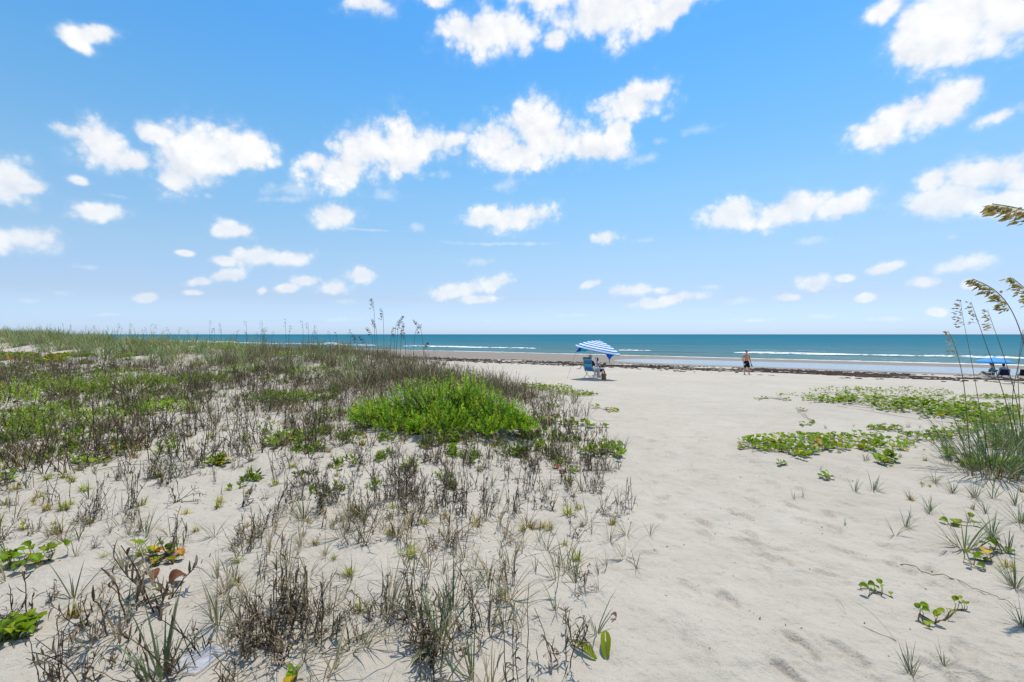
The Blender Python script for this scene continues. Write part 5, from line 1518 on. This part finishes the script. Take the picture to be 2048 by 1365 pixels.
# ---- chairs
def stripe_cloth():
    m, t, out = new_mat('striped_sling')
    a = t.node('ShaderNodeAttribute', attribute_name='ring').outputs['Fac']
    c = t.ramp(t.math('FRACT', t.math('MULTIPLY', a, 2.0)), [(0, (.05, .50, .58)), (.16, (.06, .52, .60)), (.20, (.01, .30, .46)), (.26, (.18, .40, .66)), (.45, (.03, .14, .38)), (.5, (.10, .26, .50)), (.62, (.02, .08, .26)), (.74, (.08, .25, .50)), (.86, (.02, .08, .25)), (.94, (.03, .28, .36)), (1, (.04, .45, .50))])
    b_ = principled(t, Base_Color=c, Roughness=.75); b_.inputs['Specular IOR Level'].default_value = .2
    t.l.new(b_.outputs[0], out.inputs[0]); return m
SLING = stripe_cloth()
def chair(name, label, loc, rz, cloth, frame_m, seat_h=.42, back_l=.72, w=.56, recline=.32, low=False):
    """folding beach chair facing +X in its own frame"""
    e = empty(name, loc, rz); tag(e, label, 'chair')
    bx, bz = -.24, seat_h
    tx, tz = bx - back_l * math.sin(recline), bz + back_l * math.cos(recline)
    fx, fz = .24, seat_h + .05
    def sling(nm, A, B, sag, ra, rb):
        n, k = 9, 7; V = []; rg = []
        for i in range(n):
            f = i / (n - 1)
            for j in range(k):
                q = j / (k - 1)
                s_ = -sag * math.sin(math.pi * f) * (.6 + .4 * math.sin(math.pi * q))
                dx, dz = B[0] - A[0], B[1] - A[1]; L = math.hypot(dx, dz)
                V.append((A[0] + dx * f + dz / L * (-s_), (q - .5) * (w - .03), A[1] + dz * f + dx / L * s_)); rg.append(ra + (rb - ra) * f)
        o = link(nm, mesh_np(nm, np.array(V), grid_quads(k, n, False), cloth, None, True, attrs={'ring': np.array(rg)}), e)
        s2 = o.modifiers.new('thick', 'SOLIDIFY'); s2.thickness = .006
    sling('backrest', (tx, tz), (bx, bz), -.05, 0.0, 1.0); sling('seat', (bx, bz), (fx, fz), .05, 1.0, 1.5)
    for k in (-1, 1):
        y = k * w / 2; fr = Soup()
        tube(fr, [(fx, y, fz), (bx, y, bz), (tx, y, tz)], .012, 7); link('side_frame', fr.mesh('side_frame', frame_m, True), e)
        a = Soup(); z = seat_h + .22
        tube(a, [(bx - .12, y * 1.08, z), (.20, y * 1.08, z)], .016, 7); link('armrest', a.mesh('armrest', WHITE_M, True), e)
        l1, l2 = Soup(), Soup()
        tube(l1, [(.20, y * 1.08, z), (-.05 if not low else .0, y * 1.06, seat_h * .45), (-.34, y * 1.05, 0.0)], .016, 7); link('leg', l1.mesh('leg', frame_m, True), e)
        tube(l2, [(bx - .10, y * 1.04, z), (-.02, y * 1.02, seat_h * .5), (.30, y * 1.0, 0.0)], .016, 7); link('leg', l2.mesh('leg', frame_m, True), e)
    for (x, z) in ((tx, tz), (-.33, .02), (.29, .02)):
        c_ = Soup(); tube(c_, [(x, -w / 2 * 1.03, z), (x, w / 2 * 1.03, z)], .011, 7); link('crossbar', c_.mesh('crossbar', frame_m, True), e)
    return e
HP = plain('head_pad', (.05, .07, .12), .8)
FACE = R(42)                    # the pair look out to sea, to the right of the view
cg = ground(1184, 757.5)
cg = off(cg.x, cg.y + .25)
ch = chair('beach_chair', 'tall folding beach chair with blue and teal striped sling under the striped umbrella', cg, FACE, SLING, GREY_M, .44, .78, .60, .22)
hp = Soup(); boxm(hp, (-.44, -.26, 1.17), (-.40, .26, 1.25)); link('head_pad', hp.mesh('head_pad', HP), ch)

def place(sp_fn, loc, rz): pass
def seated(name, label, loc, rz, seat_h, skin, top_m, hair_m, pose, lean=.2, tall=1.0, bottoms=None, shoe=None, cat='person', hairgrow=.010):
    """someone sitting in a chair, facing +X of the chair frame"""
    e = empty(name, loc, rz); tag(e, label, cat)
    b = Soup(); hx, hz = -.02, seat_h + .11
    nx, nz = hx - .50 * math.sin(lean), hz + .50 * math.cos(lean)
    ellipsoid(b, (hx, 0, hz), (.14, .17, .12)); 
    mx_, mz = (hx + nx) / 2, (hz + nz) / 2
    ellipsoid(b, (mx_, 0, mz), (.115, .16, .2)); ellipsoid(b, (nx * .85 + hx * .15, 0, nz * .85 + hz * .15), (.12, .19, .14))
    for k in (-1, 1):
        capsule(b, (nx, k * .06, nz), .06, (nx + .01, k * .185, nz - .04), .062)
    capsule(b, (nx, 0, nz), .058, (nx + .03, 0, nz + .12), .054)
    hc = (nx + .045, 0, nz + .215)
    head(b, hc, (1, pose.get('turn', 0), 0))
    for k in (-1, 1):
        el, wr_ = pose['arm'][0 if k > 0 else 1]
        s0 = (nx + .01, k * .20, nz - .05)
        capsule(b, s0, .052, el, .042); capsule(b, el, .041, wr_, .030)
        dd = np.array(wr_) - np.array(el)
        hand(b, wr_, dd, (0, -k, .2))
        kn, an, toe = pose['leg'][0 if k > 0 else 1]
        capsule(b, (hx + .02, k * .09, hz - .01), .088, kn, .060); capsule(b, kn, .058, an, .036)
        capsule(b, an, .036, toe, .026)
    link('body', melt('body', b, skin, .014), e)
    link('hair', melt('hair', hair_cap(hc, (1, pose.get('turn', 0), 0), hairgrow), hair_m, .010, 1), e)
    if top_m:
        s = Soup()
        ellipsoid(s, (hx, 0, hz + .03), (.15, .18, .11)); ellipsoid(s, (mx_, 0, mz), (.13, .175, .205)); ellipsoid(s, (nx * .85 + hx * .15, 0, nz * .85 + hz * .15), (.135, .205, .145))
        for k in (-1, 1):
            el = np.array(pose['arm'][0 if k > 0 else 1][0]); s0 = np.array((nx + .01, k * .20, nz - .05))
            capsule(s, (nx, k * .05, nz - .005), .066, s0, .070); capsule(s, s0, .068, s0 * .45 + el * .55, .060)
        link('shirt', melt('shirt', s, top_m, .016, 2), e)
    if bottoms:
        s = Soup(); mat, upto = bottoms
        ellipsoid(s, (hx, 0, hz - .01), (.155, .185, .115))
        for k in (-1, 1):
            kn, an, toe = [np.array(q) for q in pose['leg'][0 if k > 0 else 1]]
            capsule(s, (hx + .02, k * .09, hz - .01), .105, kn, .082)
            u_ = upto[0 if k > 0 else 1]
            if u_ > 0: capsule(s, kn, .082, kn + (an - kn) * u_, .105)
        link('trousers', melt('trousers', s, mat, .016, 2), e)
    if shoe:
        for k in (0, 1):
            s = Soup(); kn, an, toe = [np.array(q) for q in pose['leg'][k]]
            capsule(s, an, .050, toe, .040); capsule(s, an + (toe - an) * .4, .044, toe + (toe - an) * .35, .036)
            link('shoe', melt('shoe', s, shoe, .010, 2), e)
    return e
PALE = cloth_mat('pale_linen', (.52, .54, .58), trans=.15); LAV = cloth_mat('lavender_cloth', (.36, .34, .42), trans=.1)
# chair frame: +x forward, +y left
poseA = dict(arm=[((-.04, .29, .66), (.20, .29, .70)), ((.02, -.30, .68), (.36, -.26, .74))], turn=-.15,
             leg=[((.50, .04, .66), (.60, -.34, .68), (.70, -.44, .80)), ((.48, -.14, .58), (.48, -.16, .09), (.60, -.17, .04))])
pa = seated('person', 'grey-haired person in pale trousers with crossed legs sitting in the striped chair', cg, FACE, .42, SKIN_B, cloth_mat('dark_shirt', (.05, .05, .07), trans=0), HAIR_G, poseA, .20, bottoms=(PALE, (0.0, .88)), shoe=BLACK_M, hairgrow=.040)
c2 = off(cg.x + .85, cg.y + 2.3)
chair('beach_chair', 'low beach chair half hidden behind the striped chair', c2, FACE - .1, NAVY, GREY_M, .30, .5, .52, .35, True)
poseB = dict(arm=[((-.16, .27, .46), (.08, .20, .50)), ((-.12, -.27, .46), (.12, -.20, .50))], turn=-.5,
             leg=[((.34, .10, .46), (.55, .10, .10), (.67, .10, .05)), ((.34, -.10, .46), (.56, -.10, .10), (.68, -.10, .05))])
seated('person', 'dark-haired person in a lavender grey top sitting beyond the striped chair', c2, FACE - .1, .28, SKIN_B, LAV, HAIR_D, poseB, .25, bottoms=(NAVY, (0, 0)))
# the brown bag standing by the umbrella pole
bg = ground(1207.5, 760)
bag = empty('tote_bag', bg, R(20)); tag(bag, 'brown paper-like tote bag standing on the sand by the seated pair', 'bag')
s = Soup(); n = 5
V = []; 
for i, z in enumerate(np.linspace(0, .36, 6)):
    w_, d_ = .115 + .006 * math.sin(i * 2), .075 - .02 * (z / .36)
    for (x, y) in ((-w_, -d_), (0, -d_ - .008), (w_, -d_), (w_ + .004, 0), (w_, d_), (0, d_ + .008), (-w_, d_), (-w_ - .004, 0)):
        V.append((x, y, z))
Q = [(i * 8 + j, i * 8 + (j + 1) % 8, (i + 1) * 8 + (j + 1) % 8, (i + 1) * 8 + j) for i in range(5) for j in range(8)] + [(0, 2, 4, 6)[::-1]]
s.add(np.array(V), np.array(Q), (.22, .115, .04))
bo = link('body', s.mesh('body', plain('kraft_brown', (.235, .125, .042), .75, .2, .15, 0, 12)), bag)
so_ = bo.modifiers.new('thick', 'SOLIDIFY'); so_.thickness = .006
for k in (-1, 1):
    hdl = Soup(); tube(hdl, [(-.05, k * .05, .34), (-.05, k * .06, .42), (0, k * .06, .455), (.05, k * .06, .42), (.05, k * .05, .34)], .007, 5); link('handle', hdl.mesh('handle', BLACK_M, True), bag)
sg = ground(1158, 739)
sandal('sandal', sg + Vector((-.06, 0, .02)), (0, 0, R(15)), ((.012, .012, .02), (.02, .02, .05)), 'dark sandal lying flat on the sand left of the striped chair', .34)
sandal('sandal', sg + Vector((.16, .03, .13)), (0, R(-58), R(10)), ((.012, .015, .03), (.10, .25, .45)), 'dark sandal stuck upright in the sand left of the striped chair', .32)

# ---- the group under the light blue umbrella at the right
g2 = ground(1988, 755)
um2, can2 = umbrella('beach_umbrella', 'plain light blue beach umbrella at the right edge of the beach', g2, at(1988, 715, g2.y), 1.12, .36, CAN_B, (.02, 0, 1), .2)
hb = Soup(); ellipsoid(hb, (0, 0, 0), (.16, .12, .11)); link('hanging_bag', hb.mesh('hanging_bag', BLACK_M, True), um2, at(1983.5, 728, g2.y - .1) - g2)
q1 = ground(1976, 755.5); q2 = ground(2006, 756); q3 = ground(2046, 757)
F2 = R(60)
chair('beach_chair', 'low dark beach chair at the left under the light blue umbrella', q1, R(150), NAVY, GREY_M, .20, .5, .52, .6, True)
pr_ = dict(arm=[((-.10, .28, .38), (.14, .24, .36)), ((-.10, -.28, .38), (.14, -.24, .36))], turn=0, leg=[((.30, .10, .42), (.62, .10, .16), (.72, .10, .22)), ((.30, -.10, .40), (.64, -.10, .12), (.74, -.10, .18))])
seated('person', 'person lounging low in the left chair under the light blue umbrella', q1, R(150), .18, SKIN_C, cloth_mat('teal_shirt', (.03, .12, .14), trans=0), HAIR_D, pr_, .55, bottoms=(plain('grey_shorts', (.10, .09, .10), .8), (0, 0)))
chair('beach_chair', 'navy low beach chair with its back to the path under the light blue umbrella', q2, F2, NAVY, GREY_M, .22, .50, .56, .35, True)
seated('person', 'dark-haired person in a white and pink top sitting in the navy chair', q2, F2, .20, SKIN_C, cloth_mat('pink_white_shirt', (.62, .50, .52), trans=.1), HAIR_D, poseB | dict(arm=[((-.20, .27, .38), (.06, .22, .40)), ((-.20, -.27, .38), (.06, -.22, .40))], leg=[((.32, .10, .36), (.58, .10, .08), (.70, .10, .05)), ((.32, -.10, .36), (.58, -.10, .08), (.70, -.10, .05))]), .3, bottoms=(NAVY, (0, 0)))
chair('beach_chair', 'black low beach chair cut by the right edge of the picture', q3, F2, cloth_mat('black_sling', (.012, .012, .014), trans=0), GREY_M, .22, .52, .56, .3, True)

# ---- far parasols beyond the meadow, gulls
for (fx_, fy_, d_, lab) in ((258, 676.5, 170, 'far bright blue parasol beyond the meadow, left one of two'), (279, 677.5, 165, 'far bright blue parasol beyond the meadow, right one of two')):
    t_ = at(fx_, fy_, d_); umbrella('beach_umbrella', lab, off(t_.x, t_.y), t_ + Vector((0, 0, .4)), 1.15, .5, CAN_B, (0, 0, 1), 0, False)
def gull(label, loc, rz, flying=False):
    e = empty('gull', loc, rz); tag(e, label, 'bird')
    s = Soup()
    ellipsoid(s, (0, 0, .24), (.19, .075, .075)); capsule(s, (.12, 0, .27), .05, (.19, 0, .34), .04); ellipsoid(s, (.215, 0, .36), (.05, .04, .04)); capsule(s, (-.14, 0, .235), .05, (-.30, 0, .225), .015)
    if flying:
        for k in (-1, 1):
            for a, c_, r0, r1 in (((0, 0, .25), (.03, k * .28, .36), .05, .035), ((.03, k * .28, .36), (-.08, k * .62, .30), .035, .012), ((-.05, 0, .25), (-.05, k * .26, .34), .045, .03)):
                capsule(s, a, r0, c_, r1)
    link('body', melt('body', s, plain('gull_plumage', (.72, .72, .72) if not flying else (.10, .10, .11), .8, .1), .012, 2), e)
    bk = Soup(); capsule(bk, (.255, 0, .355), .012, (.31, 0, .345), .005, 6); link('beak', bk.mesh('beak', plain('beak_yellow', (.5, .32, .05)), True), e)
    if not flying:
        for k in (-1, 1):
            l_ = Soup(); tube(l_, [(0, k * .03, .19), (.01, k * .03, .0)], .008, 5); link('leg', l_.mesh('leg', MATS['beak_yellow']), e)
p = ground(1005, 706.5)
gull('white gull standing on the wet sand at the water edge', p, R(160))
gull('dark bird gliding low over the sea at the far right', at(1915, 658.5, 60), R(170), True)
